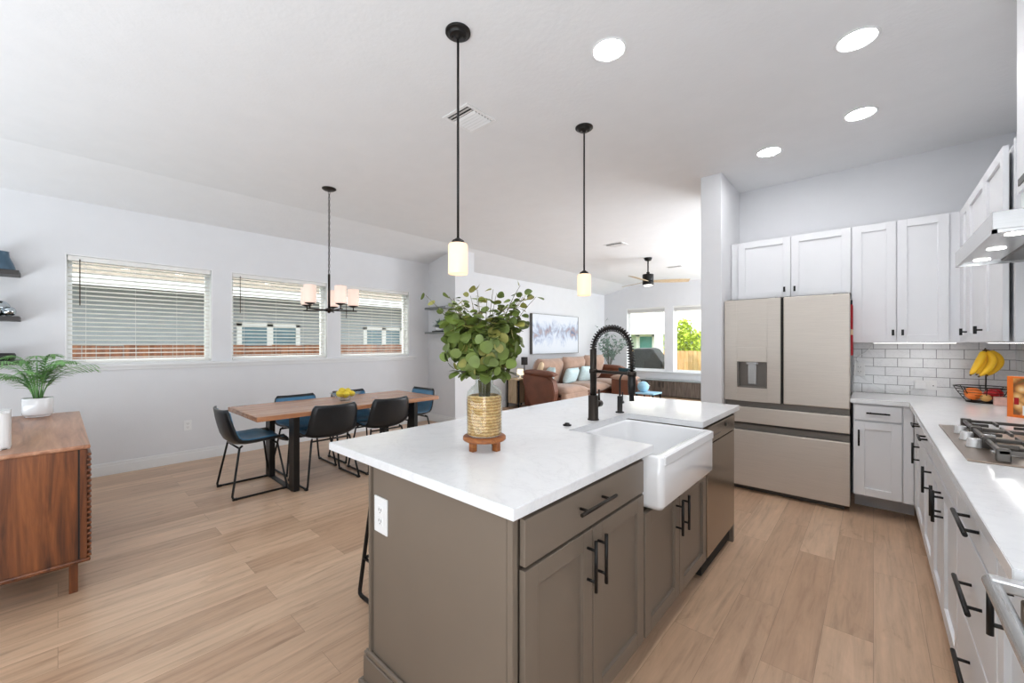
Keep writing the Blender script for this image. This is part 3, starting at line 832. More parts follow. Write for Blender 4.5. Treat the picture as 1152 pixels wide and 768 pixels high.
bm = NB(); tube(bm, [(FX, FY+0.02, CZ1+0.085), (FX, FY+0.078, CZ1+0.085)], 0.019, 16); tube(bm, [(FX, FY+0.066, CZ1+0.09), (FX-0.004, FY+0.070, CZ1+0.165)], 0.006, 8); obj('lever', bm, 'bronze', t)
# filtered water faucet
GX, GY = -1.181, 2.335
t = thing('filter_faucet', 'small black gooseneck water faucet beside the spring faucet', 'faucet', (GX, GY, CZ1))
bm = NB(); lathe(bm, [(0.027, 0), (0.027, 0.006), (0.016, 0.009), (0.016, 0.10), (0.011, 0.104)], (GX, GY, CZ1), 20); obj('base', bm, 'black', t)
bm = NB(); tube(bm, [(GX, GY, CZ1+0.1), (GX, GY, 1.10)]+arc((GX+0.058, GY, 1.112), 0.058, 180, 60, 14)+[(GX+0.1, GY, 1.150)], 0.0058, 10); obj('spout', bm, 'black', t)
bm = NB(); tube(bm, [(GX, GY+0.012, CZ1+0.062), (GX, GY+0.04, CZ1+0.062)], 0.010, 12); tube(bm, [(GX, GY+0.035, CZ1+0.065), (GX, GY+0.036, CZ1+0.125)], 0.004, 8); obj('lever', bm, 'black', t)
bm = NB(); lathe(bm, [(0.022, 0), (0.022, 0.006), (0.013, 0.008), (0.012, 0.014), (0.0, 0.015)], (-1.2, 1.78, CZ1), 20)
single('air_switch', bm, 'black', 'small round black push button on the island worktop beside the sink', 'button', (-1.2, 1.78, CZ1))

# ------------------------------------------------------------------ vase on its stand
VX, VY = -1.193, 1.167
t = thing('wooden_riser', 'round reddish wooden riser with short feet under the woven vase', 'stand', (VX, VY, CZ1))
bm = NB(); lathe(bm, [(0.083, 0), (0.088, 0.004), (0.088, 0.014), (0.084, 0.018), (0.0, 0.018)], (VX, VY, CZ1+0.036), 40); obj('board', bm, 'board_wood', t)
for a in (0, 90, 180, 270):
    a = R(a+2); px, py = VX+0.066*math.cos(a), VY+0.066*math.sin(a)
    bm = NB(); box(bm, px-0.012, px+0.012, py-0.012, py+0.012, CZ1, CZ1+0.038, 0.003); obj('foot', bm, 'board_wood', t)
ZV = CZ1+0.054
t = thing('vase', 'clear glass bottle vase in a woven seagrass sleeve on the wooden riser', 'vase', (VX, VY, ZV))
bm = NB(); lathe(bm, [(0.058, 0.004), (0.064, 0.008), (0.066, 0.05), (0.066, 0.13), (0.064, 0.160), (0.058, 0.166)], (VX, VY, ZV), 40, cap1=False)
for k in range(31):
    zz = 0.009+k*0.0050
    pts = [(VX+(0.0665+0.0014*(1 if (i+k) % 2 else -1))*math.cos(2*PI*i/48), VY+(0.0665+0.0014*(1 if (i+k) % 2 else -1))*math.sin(2*PI*i/48), ZV+zz) for i in range(48)]
    tube(bm, pts, 0.0024, 5, closed=True)
obj('woven_sleeve', bm, 'wicker', t)
bm = NB(); lathe(bm, [(0.0, 0.001), (0.064, 0.001), (0.0725, 0.008), (0.0735, 0.155), (0.070, 0.180), (0.054, 0.200), (0.040, 0.208), (0.0375, 0.214), (0.0375, 0.256), (0.041, 0.259), (0.041, 0.263), (0.036, 0.263), (0.0355, 0.214), (0.052, 0.196), (0.0675, 0.178), (0.0712, 0.155), (0.0705, 0.010)], (VX, VY, ZV), 32, cap0=False, cap1=False); obj('glass_bottle', bm, 'glass', t)
def leaf_bm(bm, p, d, up, L, W, fold=0.2, tip=0.0, seg=5, curl=0.15):
    """one leaf blade starting at p and growing along d"""
    d = d.normalized(); s = d.cross(up)
    s = s.normalized() if s.length > 1e-4 else d.orthogonal().normalized()
    n = s.cross(d).normalized(); prev = None
    for i in range(seg+1):
        f = i/seg
        w = W*math.sin(PI*(0.05+0.93*f)**0.85)**0.6*(1-tip*f) if i < seg else W*0.12
        c = p+d*(L*f)-n*(curl*L*f*f)
        row = [bm.verts.new(c-s*w+n*fold*w), bm.verts.new(c), bm.verts.new(c+s*w+n*fold*w)]
        if prev:
            for k in range(2):
                fc = bm.faces.new((prev[k], prev[k+1], row[k+1], row[k])); fc.smooth = True
        prev = row
rnd = random.Random(21)
t = thing('leafy_stems', 'bunch of round-leaved green stems standing in the woven vase', 'plant', (VX, VY, ZV+0.06))
bs, bl, bo = NB(), NB(), NB()
ctr = Vector((VX, VY, ZV))
for k in range(34):
    az = rnd.uniform(0, 2*PI); ln = rnd.uniform(0.26, 0.40)
    spread = rnd.uniform(0.10, 0.50) if k > 8 else rnd.uniform(0.05, 0.3)
    base = ctr+Vector((0.018*math.cos(az), 0.018*math.sin(az), 0.10))
    mid = ctr+Vector((0.026*math.cos(az), 0.026*math.sin(az), 0.25))
    d0 = Vector((math.cos(az)*spread, math.sin(az)*spread, 1)).normalized()
    pts = [base, mid]; p = mid.copy(); d = d0.copy()
    n = 8
    for i in range(n):
        p = p+d*(ln/n); d = (d+Vector((math.cos(az)*0.05, math.sin(az)*0.05, -0.035))).normalized(); pts.append(p.copy())
    tube(bs, pts, [0.0019-0.0011*i/len(pts) for i in range(len(pts))], 5)
    for i in range(2, len(pts)):
        high = i > len(pts)-3 and ln > 0.34
        hi = pts[i].z > 1.435
        for q in range(1 if hi and rnd.random() < 0.45 else 2 if high else 3):
            a2 = rnd.uniform(0, 2*PI)
            dirv = Vector((math.cos(a2), math.sin(a2), rnd.uniform(-0.35, 0.5))).normalized()
            size = rnd.uniform(0.022, 0.030)*(0.62 if hi else 0.72 if high else 1.0)
            st = pts[i]+dirv*0.008
            leaf_bm(bo if rnd.random() < (0.5 if high else 0.16) else bl, st, dirv, Vector((0, 0, 1))+Vector((rnd.gauss(0, .6), rnd.gauss(0, .6), rnd.gauss(0, .3))), size*1.9, size, 0.12, seg=5)
for az, ln, h in ((0.6, 0.11, 0.20), (2.6, 0.10, 0.19), (4.2, 0.12, 0.20), (5.6, 0.11, 0.19), (1.6, 0.09, 0.21), (3.4, 0.10, 0.2)):
    p = ctr+Vector((0.03*math.cos(az), 0.03*math.sin(az), 0.262))
    d = Vector((math.cos(az), math.sin(az), 0.1)); q = p+d*ln*0.7+Vector((0, 0, -0.01))
    tube(bs, [p, p.lerp(q, 0.5)+Vector((0, 0, 0.015)), q], 0.0018, 5)
    for kk in range(5): leaf_bm(bl, p.lerp(q, 0.3+0.16*kk), Vector((math.cos(az+rnd.uniform(-1, 1)), math.sin(az+rnd.uniform(-1, 1)), rnd.uniform(-.7, .3))), Vector((0, 0, 1)), 0.05, 0.025, 0.12)
for k in range(300):
    th_, ph_ = rnd.uniform(0, 2*PI), math.acos(rnd.uniform(-0.95, 0.75))
    nv = Vector((math.cos(th_)*math.sin(ph_), math.sin(th_)*math.sin(ph_), math.cos(ph_)))
    q = rnd.uniform(0.58, 1.06)
    p = Vector((VX, VY, 1.325))+Vector((nv.x*0.158*q, nv.y*0.158*q, nv.z*0.124*q))
    dv = Vector((rnd.gauss(0, .6), rnd.gauss(0, .6), -0.55)); dv = (dv-nv*dv.dot(nv)*0.75)
    size = rnd.uniform(0.018, 0.028)
    leaf_bm(bo if rnd.random() < 0.12 else bl, p-dv.normalized()*size*0.9, dv, nv+Vector((rnd.gauss(0, .5), rnd.gauss(0, .5), 0.3+rnd.gauss(0, .3))), size*1.8, size, 0.10, seg=6, curl=0.1)
obj('stem', bs, 'bark', t); obj('foliage', bl, 'leaf', t); obj('young_foliage', bo, 'leaf_olive', t)

# ================================================================== FRIDGE
FR = ('y-', 4.185)      # front plane of the case; doors stand proud
t = thing('refrigerator', 'stainless French-door refrigerator with an ice dispenser and two lower drawers', 'refrigerator', (-0.595, 4.45, 0))
fx0, fx1 = -1.046, -0.138
bm = NB(); box(bm, fx0+0.008, fx1-0.008, 4.235, 4.76, 0.03, 1.735, 0.004); box(bm, fx0+0.04, fx1-0.04, 4.25, 4.74, 0.0, 0.03)
for px in (fx0+0.06, -0.60, fx1-0.06): box(bm, px-0.05, px+0.05, 4.20, 4.29, 1.735, 1.752, 0.004)
obj('case', bm, 'steel_dark', t)
def fdoor(name, x0, x1, z0, z1, cut=None):
    bm = NB()
    if cut is None: box(bm, x0, x1, 4.17, 4.23, z0, z1, 0.008, 3)
    else:
        c0, c1, cz0, cz1 = cut
        box(bm, x0, c0, 4.17, 4.23, z0, z1, 0.004); box(bm, c1, x1, 4.17, 4.23, z0, z1, 0.004)
        box(bm, c0-0.004, c1+0.004, 4.171, 4.23, z0, cz0, 0.0); box(bm, c0-0.004, c1+0.004, 4.171, 4.23, cz1, z1, 0.0)
        box(bm, c0, c1, 4.224, 4.23, cz0, cz1)
    return obj(name, bm, 'steel', t)
sx = -0.597
dl = fdoor('door', fx0, sx-0.004, 0.822, 1.745, (-0.940, -0.703, 0.945, 1.180))
fdoor('door', sx+0.016, fx1, 0.822, 1.745)
bm = NB(); box(bm, -0.602, -0.578, 4.185, 4.23, 0.83, 1.74, 0.002); obj('center_gasket', bm, 'gap', t)
bm = NB(); box(bm, -0.940, -0.703, 4.166, 4.175, 1.180, 1.312, 0.003); dp = obj('dispenser_panel', bm, 'steel', dl)
bm = NB()
box(bm, -0.938, -0.925, 4.172, 4.224, 0.947, 1.178); box(bm, -0.718, -0.705, 4.172, 4.224, 0.947, 1.178)
box(bm, -0.938, -0.705, 4.176, 4.224, 0.945, 0.957); box(bm, -0.925, -0.718, 4.218, 4.224, 0.957, 1.18)
obj('dispenser_recess', bm, 'grip', dl)
bm = NB(); box(bm, -0.855, -0.79, 4.196, 4.210, 0.975, 1.18, 0.004); box(bm, -0.87, -0.775, 4.19, 4.22, 1.155, 1.18, 0.003); obj('dispenser_paddle', bm, 'steel_bright', dl)
for z0, z1 in ((0.628, 0.768), (0.052, 0.556)):
    bm = NB(); box(bm, fx0, fx1, 4.17, 4.23, z0, z1, 0.006, 3); d = obj('drawer', bm, 'steel', t)
    bm = NB(); box(bm, fx0+0.004, fx1-0.004, 4.206, 4.23, z1, z1+0.05); box(bm, fx0+0.09, fx1-0.035, 4.182, 4.215, z1+0.002, z1+0.008)
    obj('grip_recess', bm, 'grip', d)
# hanging cloth on the fridge side
t = thing('hanging_towel', 'red towel with a white band hanging on the refrigerator side', 'towel', (-0.13, 4.40, 1.3))
def hang(bm, z0, z1, x=-0.137, y0=4.255, y1=4.40):
    n = 8; prev = None
    for i in range(n+1):
        y = y0+(y1-y0)*i/n; w = 0.006+0.006*math.sin(i*2.1)
        cur = [bm.verts.new((x, y, z0)), bm.verts.new((x+w, y, z0)), bm.verts.new((x+w, y, z1)), bm.verts.new((x, y, z1))]
        if prev:
            for k in range(4): bm.faces.new((prev[k], prev[(k+1) % 4], cur[(k+1) % 4], cur[k]))
        else: bm.faces.new(cur)
        prev = cur
    bm.faces.new(list(reversed(prev)))
bm = NB(); hang(bm, 1.46, 1.66); hang(bm, 1.25, 1.415); obj('cloth', bm, 'red', t)
bm = NB(); hang(bm, 1.415, 1.46); obj('band', bm, 'cream', t)
bm = NB(); box(bm, -0.140, -0.128, 4.30, 4.345, 1.655, 1.70, 0.003); obj('magnet_hook', bm, 'black', t)

# ================================================================== WALL CABINETS
UY = 4.44; UT = 2.322; UB = 1.352
FU = ('y-', UY)
t = cabinet('fridge_cabinet', 'white two-door wall cabinet above the refrigerator', 'cabinet', (-0.585, 4.6, 1.765))
bm = NB(); box(bm, -1.048, -0.140, UY, YK-0.001, 1.768, UT, 0.001); obj('body', bm, 'cab_white', t)
front(t, 'door', FU, -0.985, -0.561, 1.772, UT-0.004, 'cab_white', knob=(-0.605, 1.838))
front(t, 'door', FU, -0.556, -0.144, 1.772, UT-0.004, 'cab_white', knob=(-0.528, 1.838))
t = cabinet('wall_cabinet', 'tall white two-door wall cabinet right of the refrigerator', 'cabinet', (0.13, 4.6, UB))
bm = NB(); box(bm, -0.138, 0.500, UY, YK-0.009, UB, UT, 0.001); obj('body', bm, 'cab_white', t)
front(t, 'door', FU, -0.131, 0.134, UB+0.004, UT-0.004, 'cab_white', knob=(0.115, 1.432))
front(t, 'door', FU, 0.139, 0.420, UB+0.004, UT-0.004, 'cab_white', knob=(0.170, 1.432))
FRU = ('x-', 0.495)
t = cabinet('corner_wall_cabinet', 'white wall cabinet on the right-hand wall between the corner and the hood', 'cabinet', (0.64, 3.75, UB))
bm = NB(); box(bm, 0.512, XR-0.001, 3.085, UY-0.002, UB, UT, 0.001); box(bm, 0.476, 0.512, 4.335, UY-0.001, UB, UT, 0.001); box(bm, 0.507, XR-0.001, 3.060, 3.085, UB, UT+0.015, 0.001); obj('body', bm, 'cab_white', t)
front(t, 'door', FRU, 4.09, 4.33, UB+0.004, UT-0.004, 'cab_white', knob=(4.12, 1.425))
front(t, 'door', FRU, 3.555, 4.085, UB+0.004, UT-0.004, 'cab_white', knob=(3.60, 1.425))
front(t, 'door', FRU, 3.10, 3.550, UB+0.004, UT-0.004, 'cab_white')
for lab, b_ in (('slim under-cabinet lamp below the tall wall cabinet', (0.0, 0.47, 4.56, 4.60)), ('slim under-cabinet lamp below the wall cabinet beside the hood', (0.60, 0.64, 3.25, 4.35))):
    t = thing('under_cabinet_light', lab, 'lamp', ((b_[0]+b_[1])/2, (b_[2]+b_[3])/2, UB-0.005), 0, 'under-cabinet lamps')
    bm = NB(); box(bm, b_[0]-0.008, b_[1]+0.008, b_[2]-0.008, b_[3]+0.008, UB-0.003, UB, 0.001); obj('housing', bm, 'white', t)
    bm = NB(); box(bm, b_[0], b_[1], b_[2], b_[3], UB-0.0042, UB-0.003); obj('diffuser', bm, 'led', t)
# ------------------------------------------------------------------ range hood
t = thing('range_hood', 'slim stainless range hood with lit lamps over the gas cooktop', 'range hood', (0.55, 2.64, 1.735))
HX, HY0, HY1 = 0.312, 2.19, 3.055
bm = NB(); box(bm, HX, XR, HY0, HY1, 1.745, 1.808, 0.002); box(bm, HX, HX+0.012, HY0, HY1, 1.733, 1.745); box(bm, HX, XR, HY0, HY0+0.012, 1.733, 1.745); box(bm, HX, XR, HY1-0.012, HY1, 1.733, 1.745)
obj('canopy', bm, 'steel_bright', t)
bm = NB(); box(bm, 0.455, XR-0.03, HY0+0.05, HY1-0.05, 1.738, 1.745, 0.002); obj('grease_filter', bm, 'steel_dark', t)
for y in (2.316, 2.629, 2.936):
    bm = NB(); lathe(bm, [(0.027, 0.0), (0.027, 0.003)], (0.386, y, 1.7425), 24); obj('lamp', bm, 'hoodlamp', t)
bm = NB(); box(bm, 0.475, XR, 2.49, 2.835, 2.005, H+0.004, 0.002); box(bm, 0.485, XR, 2.50, 2.822, 1.806, 2.008, 0.002); ch = obj('chimney', bm, 'cab_white', t)
bm = NB(); box(bm, 0.470, 0.476, 2.62, 2.79, 2.03, 2.06, 0.001); obj('vent_slot', bm, 'steel_dark', ch)

# ================================================================== BASE CABINETS
BZ0 = 0.162
FB = ('y-', 4.185)
t = cabinet('base_cabinet', 'white base cabinet with one drawer and one door beside the refrigerator', 'cabinet', (0.05, 4.46, 0))
bm = NB(); box(bm, -0.118, 0.238, 4.185, YK-0.012, BZ0, CZ0); box(bm, -0.118, 0.238, 4.46, YK-0.012, 0, BZ0); box(bm, 0.165, 0.219, 4.168, 4.186, BZ0, CZ0, 0.001); obj('body', bm, 'cab_white', t)
front(t, 'drawer', FB, -0.110, 0.158, 0.752, 0.868, 'cab_white', pull=(0.026, 0.812, 0.135, False), flat=True)
front(t, 'door', FB, -0.110, 0.158, BZ0+0.006, 0.740, 'cab_white', pull=(-0.085, 0.616, 0.125, True))
FRB = ('x-', 0.242)
def run_cab(label, y0, y1, name='base_cabinet'):
    t = cabinet(name, label, 'cabinet', (0.52, (y0+y1)/2, 0), 'white base cabinets along the right counter')
    bm = NB(); box(bm, 0.242, XR-0.012, y0+0.001, y1-0.001, BZ0, CZ0); box(bm, 0.31, XR-0.012, y0+0.001, y1-0.001, 0, BZ0); obj('body', bm, 'cab_white', t)
    return t
t = run_cab('white base cabinet in the kitchen corner, first of the run under the fruit basket', 3.46, 4.768)
bm = NB(); fbox(bm, FRB, 3.99, 4.166, 0, 0.018, BZ0, CZ0, 0.001); obj('filler_strip', bm, 'cab_white', t)
front(t, 'drawer', FRB, 3.468, 3.982, 0.752, 0.868, 'cab_white', pull=(3.735, 0.812, 0.16, False), flat=True)
front(t, 'door', FRB, 3.468, 3.982, BZ0+0.006, 0.740, 'cab_white', pull=(3.72, 0.63, 0.135, True))
t = run_cab('white base cabinet with one drawer and one door between the corner unit and the cooktop', 2.955, 3.46)
front(t, 'drawer', FRB, 2.963, 3.452, 0.752, 0.868, 'cab_white', pull=(3.24, 0.815, 0.17, False), flat=True)
front(t, 'door', FRB, 2.963, 3.452, BZ0+0.006, 0.740, 'cab_white', pull=(2.99, 0.64, 0.135, True))
t = run_cab('white base cabinet with two doors under the gas cooktop', 2.13, 2.955)
front(t, 'drawer', FRB, 2.138, 2.947, 0.752, 0.868, 'cab_white', flat=True)
front(t, 'door', FRB, 2.560, 2.947, BZ0+0.006, 0.740, 'cab_white', pull=(2.592, 0.645, 0.135, True))
front(t, 'door', FRB, 2.138, 2.554, BZ0+0.006, 0.740, 'cab_white', pull=(2.512, 0.645, 0.135, True))
t = run_cab('white base cabinet with three wide drawers, nearer than the cooktop', 1.505, 2.13)
front(t, 'drawer', FRB, 1.513, 2.122, 0.752, 0.868, 'cab_white', pull=(1.80, 0.812, 0.235, False), flat=True)
front(t, 'drawer', FRB, 1.513, 2.122, 0.466, 0.742, 'cab_white', pull=(1.765, 0.612, 0.255, False), flat=True)
front(t, 'drawer', FRB, 1.513, 2.122, BZ0+0.006, 0.456, 'cab_white', pull=(1.80, 0.36, 0.235, False), flat=True)
t = run_cab('narrow white pull-out cabinet with an upright handle beside the steel oven', 1.215, 1.505)
front(t, 'door', FRB, 1.222, 1.497, BZ0+0.006, 0.868, 'cab_white', pull=(1.355, 0.772, 0.125, True))
# steel oven at the near end
t = thing('oven', 'stainless steel oven with a thick tubular handle at the near end of the counter', 'oven', (0.5, 0.82, 0))
bm = NB(); box(bm, 0.245, XR-0.012, 0.45, 1.205, 0.03, 0.90, 0.003); box(bm, 0.30, XR, 0.47, 1.19, 0.0, 0.03); obj('body', bm, 'steel_dark', t)
bm = NB(); box(bm, 0.222, 0.246, 0.455, 1.200, 0.16, 0.79, 0.004); dr = obj('door', bm, 'steel_bright', t)
bm = NB(); box(bm, 0.219, 0.223, 0.56, 1.09, 0.30, 0.64, 0.001); obj('window', bm, 'gap', dr)
bm = NB(); tube(bm, [(0.170, 1.205, 0.884), (0.170, 0.46, 0.884)], 0.0125, 20)
for y in (1.192, 0.475): box(bm, 0.165, 0.25, y-0.014, y+0.012, 0.878, 0.900, 0.004)
obj('handle', bm, 'steel_bright', t)
bm = NB(); box(bm, 0.205, 0.246, 0.455, 1.200, 0.80, 0.868, 0.004); obj('control_panel', bm, 'steel_dark', t)
# counter along the wall (L-shaped)
bm = NB(); prism(bm, [(-0.137, 4.148), (0.198, 4.148), (0.198, 1.215), (XR-0.009, 1.215), (XR-0.009, YK-0.009), (-0.137, YK-0.009)], CZ0, CZ1)
bmesh.ops.bevel(bm, geom=list(bm.edges), offset=0.002, segments=2, affect='EDGES')
single('countertop', bm, 'quartz', 'white quartz worktop along the tiled kitchen wall, holding the gas cooktop', 'countertop', (0.4, 3.2, CZ0))

# ------------------------------------------------------------------ gas cooktop
KX0, KX1, KY0, KY1 = 0.256, 0.765, 2.215, 3.085
ZT = CZ1
t = thing('gas_cooktop', 'stainless gas cooktop with heavy grates set in the right-hand worktop', 'cooktop', (0.51, 2.65, ZT))
bm = NB(); box(bm, KX0, KX1, KY0, KY1, ZT, ZT+0.007, 0.003); obj('steel_tray', bm, 'tray', t)
for bx_, by_, br_ in ((0.39, 2.42, 0.036), (0.63, 2.42, 0.030), (0.52, 2.65, 0.046), (0.39, 2.88, 0.030), (0.63, 2.88, 0.036)):
    bm = NB(); lathe(bm, [(br_+0.014, 0), (br_+0.014, 0.008), (br_, 0.010), (br_, 0.018)], (bx_, by_, ZT+0.007), 24); b = obj('burner', bm, 'steel_bright', t)
    bm = NB(); lathe(bm, [(br_-0.002, 0.018), (br_, 0.020), (br_-0.004, 0.027), (0, 0.028)], (bx_, by_, ZT+0.007), 24); obj('burner_cap', bm, 'steel_dark', b)
for gy0, gy1 in ((2.245, 2.515), (2.520, 2.780), (2.785, 3.055)):
    bm = NB(); gz0, gz1 = ZT+0.034, ZT+0.048
    gx0, gx1 = 0.335, 0.745
    for yy in (gy0+0.006, gy1-0.006): box(bm, gx0, gx1, yy-0.006, yy+0.006, gz0, gz1, 0.002)
    for xx in (gx0+0.006, gx1-0.006, (gx0+gx1)/2): box(bm, xx-0.006, xx+0.006, gy0, gy1, gz0, gz1, 0.002)
    ym = (gy0+gy1)/2
    for xc in ((gx0*0.75+gx1*0.25), (gx0*0.25+gx1*0.75)):
        box(bm, xc-0.005, xc+0.005, gy0, ym-0.035, gz0, gz1, 0.002); box(bm, xc-0.005, xc+0.005, ym+0.035, gy1, gz0, gz1, 0.002)
    for xa, xb in ((gx0, gx0+0.07), (gx0+0.145, gx1-0.145), (gx1-0.07, gx1)): box(bm, xa, xb, ym-0.005, ym+0.005, gz0, gz1, 0.002)
    for xx in (gx0+0.012, gx1-0.012):
        for yy in (gy0+0.012, gy1-0.012): box(bm, xx-0.018, xx+0.018, yy-0.012, yy+0.012, ZT+0.006, gz1+0.006, 0.004)
    obj('grate', bm, 'steel_dark', t)
for kx, ky in ((0.306, 2.83), (0.372, 2.80), (0.306, 2.66), (0.366, 2.64), (0.306, 2.49)):
    bm = NB(); lathe(bm, [(0.024, 0), (0.024, 0.005), (0.0215, 0.008), (0.0205, 0.034), (0.017, 0.037), (0.0, 0.037)], (kx, ky, ZT+0.007), 22); obj('knob', bm, 'steel_bright', t)

# ------------------------------------------------------------------ things on the right counter
# banana hook with fruit basket
BX, BY = 0.60, 4.50
t = thing('fruit_basket', 'black wire fruit basket with a tall banana hook near the tiled corner', 'basket', (BX, BY, CZ1))
bm = NB()
def oval(rx, ry, z, n=40): return [(BX+rx*math.cos(2*PI*i/n), BY+ry*math.sin(2*PI*i/n), CZ1+z) for i in range(n)]
tube(bm, oval(0.15, 0.125, 0.115), 0.0042, 6, closed=True)
for k, f in enumerate((0.2, 0.4, 0.6, 0.8)): 
    tube(bm, oval(0.085+0.065*f**0.8, 0.075+0.05*f**0.8, 0.015+0.10*f), 0.0022, 5, closed=True)
for k in range(8):
    a = 2*PI*k/8
    tube(bm, [(BX+(0.085+0.065*f**0.8)*math.cos(a), BY+(0.075+0.05*f**0.8)*math.sin(a), CZ1+0.010+0.105*f) for f in (0, 0.15, 0.35, 0.6, 0.8, 1.0)], 0.0026, 5)
obj('wire_bowl', bm, 'black', t)
bm = NB(); lathe(bm, [(0.088, 0), (0.092, 0.004), (0.088, 0.012), (0.0, 0.013)], (BX, BY, CZ1), 30); obj('base', bm, 'black', t)
bm = NB(); hk = [(BX+0.02, BY+0.075, CZ1+0.01), (BX+0.025, BY+0.105, CZ1+0.12), (BX+0.025, BY+0.10, CZ1+0.26), (BX+0.022, BY+0.085, CZ1+0.36), (BX+0.015, BY+0.05, CZ1+0.395), (BX+0.008, BY+0.015, CZ1+0.385), (BX+0.006, BY+0.0, CZ1+0.37)]
tube(bm, hk, 0.0045, 8); obj('banana_hook', bm, 'black', t)
hp = Vector((BX+0.006, BY+0.0, CZ1+0.378))
rd = Vector((0.746, 0.666, 0))
fw = Vector((-0.666, 0.746, 0))
for lab, l0, bulge, l1, dp, drop in (('hanging yellow banana, outermost on the refrigerator side of the bunch', -0.006, -0.010, -0.104, 0.004, 0.178), ('hanging yellow banana at the front middle of the bunch', 0.0, 0.050, -0.078, -0.034, 0.185),
                          ('hanging yellow banana at the back of the bunch', 0.004, 0.062, -0.020, 0.036, 0.176), ('hanging yellow banana, outermost towards the tiled corner', 0.012, 0.125, 0.020, 0.0, 0.182)):
    t = thing('banana', lab, 'banana', hp[:], 0, 'bananas on the hook')
    pts = []; rs = []; n = 16
    for i in range(n+1):
        f = i/n
        la = l0*(1-f)**2+2*bulge*f*(1-f)+l1*f*f+0.35*bulge*math.sin(PI*f)
        pts.append(hp+rd*la*0.95+fw*(dp*math.sin(f*PI*0.62))+Vector((0, 0, 0.004-drop*(0.55*f+0.45*f**1.4))))
        rs.append(0.0068 if f < 0.1 else 0.0055 if f > 0.96 else 0.0235*math.sin(PI*min(1, max(0.15, 0.06+0.9*f)))**0.42)
    bm = NB(); tube(bm, pts[1:], rs[1:], 10); obj('peel', bm, 'banana', t)
    bm = NB(); tube(bm, pts[:3], [0.0075, 0.007, 0.008], 8); tube(bm, [pts[-1], pts[-1]+(pts[-1]-pts[-2])*0.5], 0.0058, 8); obj('stalk', bm, 'banana_tip', t)
def fruit(name, p, r, mat, label, cat, sc=(1, 1, 0.94), stalk=True):
    t = thing(name, label, cat, p, 0, 'fruit in the wire basket')
    bm = NB(); ball(bm, p, r, sc, 20, 14)
    for v in bm.verts:
        d = v.co-Vector(p); q = (d.x*d.x+d.y*d.y)**0.5/r
        if d.z > 0: v.co.z -= r*0.22*math.exp(-(q/0.28)**2)
    obj('flesh', bm, mat, t)
    if stalk:
        bm = NB(); tube(bm, [(p[0], p[1], p[2]+r*0.66), (p[0]+0.003, p[1], p[2]+r*0.95)], 0.0016, 5); obj('stalk', bm, 'bark', t)
fruit('orange', (0.545, 4.455, CZ1+0.062), 0.046, 'orange', 'orange in the wire basket, nearest the refrigerator', 'orange', stalk=False)
fruit('orange', (0.552, 4.552, CZ1+0.062), 0.044, 'orange', 'orange in the wire basket, lying behind the other orange', 'orange', stalk=False)
fruit('apple', (0.660, 4.545, CZ1+0.064), 0.044, 'apple', 'red apple in the wire basket, behind the yellow pear', 'apple')
fruit('apple', (0.632, 4.468, CZ1+0.064), 0.040, 'apple', 'small red apple in the middle of the wire basket', 'apple')
fruit('pear', (0.600, 4.420, CZ1+0.042), 0.029, 'mango', 'pale yellow pear low at the front of the wire basket', 'pear')
# cook book and card
bk = thing('cookbook', 'orange cookbook with a food photograph standing on the right worktop', 'book', (0.64, 3.73, CZ1), 0)
bkr = Matrix.Translation((0.592, 3.745, CZ1)) @ Matrix.Rotation(R(-40), 4, 'Z')
def lb(bm, x0, x1, y0, y1, z0, z1, mat, bev=0.001):
    b2 = NB(); box(b2, x0, x1, y0, y1, z0, z1, bev); b2.transform(mat)
    me = bpy.data.meshes.new('tmp'); b2.to_mesh(me); b2.free(); bm.from_mesh(me); bpy.data.meshes.remove(me)
bm = NB(); lb(bm, 0, 0.19, 0, 0.003, 0, 0.238, bkr); lb(bm, 0, 0.19, 0.025, 0.028, 0, 0.238, bkr); lb(bm, -0.002, 0.003, 0, 0.028, 0, 0.238, bkr); obj('cover', bm, 'bookorange', bk)
bm = NB(); lb(bm, 0.003, 0.186, 0.003, 0.025, 0.003, 0.234, bkr, 0); obj('pages', bm, 'white', bk)
bm = NB(); lb(bm, 0.026, 0.186, -0.0012, 0.0004, 0.016, 0.228, bkr, 0); obj('cover_photo', bm, 'food', bk)
bm = NB(); lb(bm, 0.066, 0.186, -0.0020, -0.0010, 0.016, 0.072, bkr, 0); obj('title_panel', bm, 'white', bk)
bm = NB(); lb(bm, 0.030, 0.050, -0.0020, -0.0010, 0.075, 0.115, bkr, 0); obj('label_patch', bm, 'red', bk)
bm = NB(); box(bm, 0.628, 0.725, 4.33, 4.385, CZ1, CZ1+0.058, 0.003); b = single('card_box', bm, 'pink', 'small blush pink box between the fruit basket and the cookbook', 'box', (0.676, 4.36, CZ1))
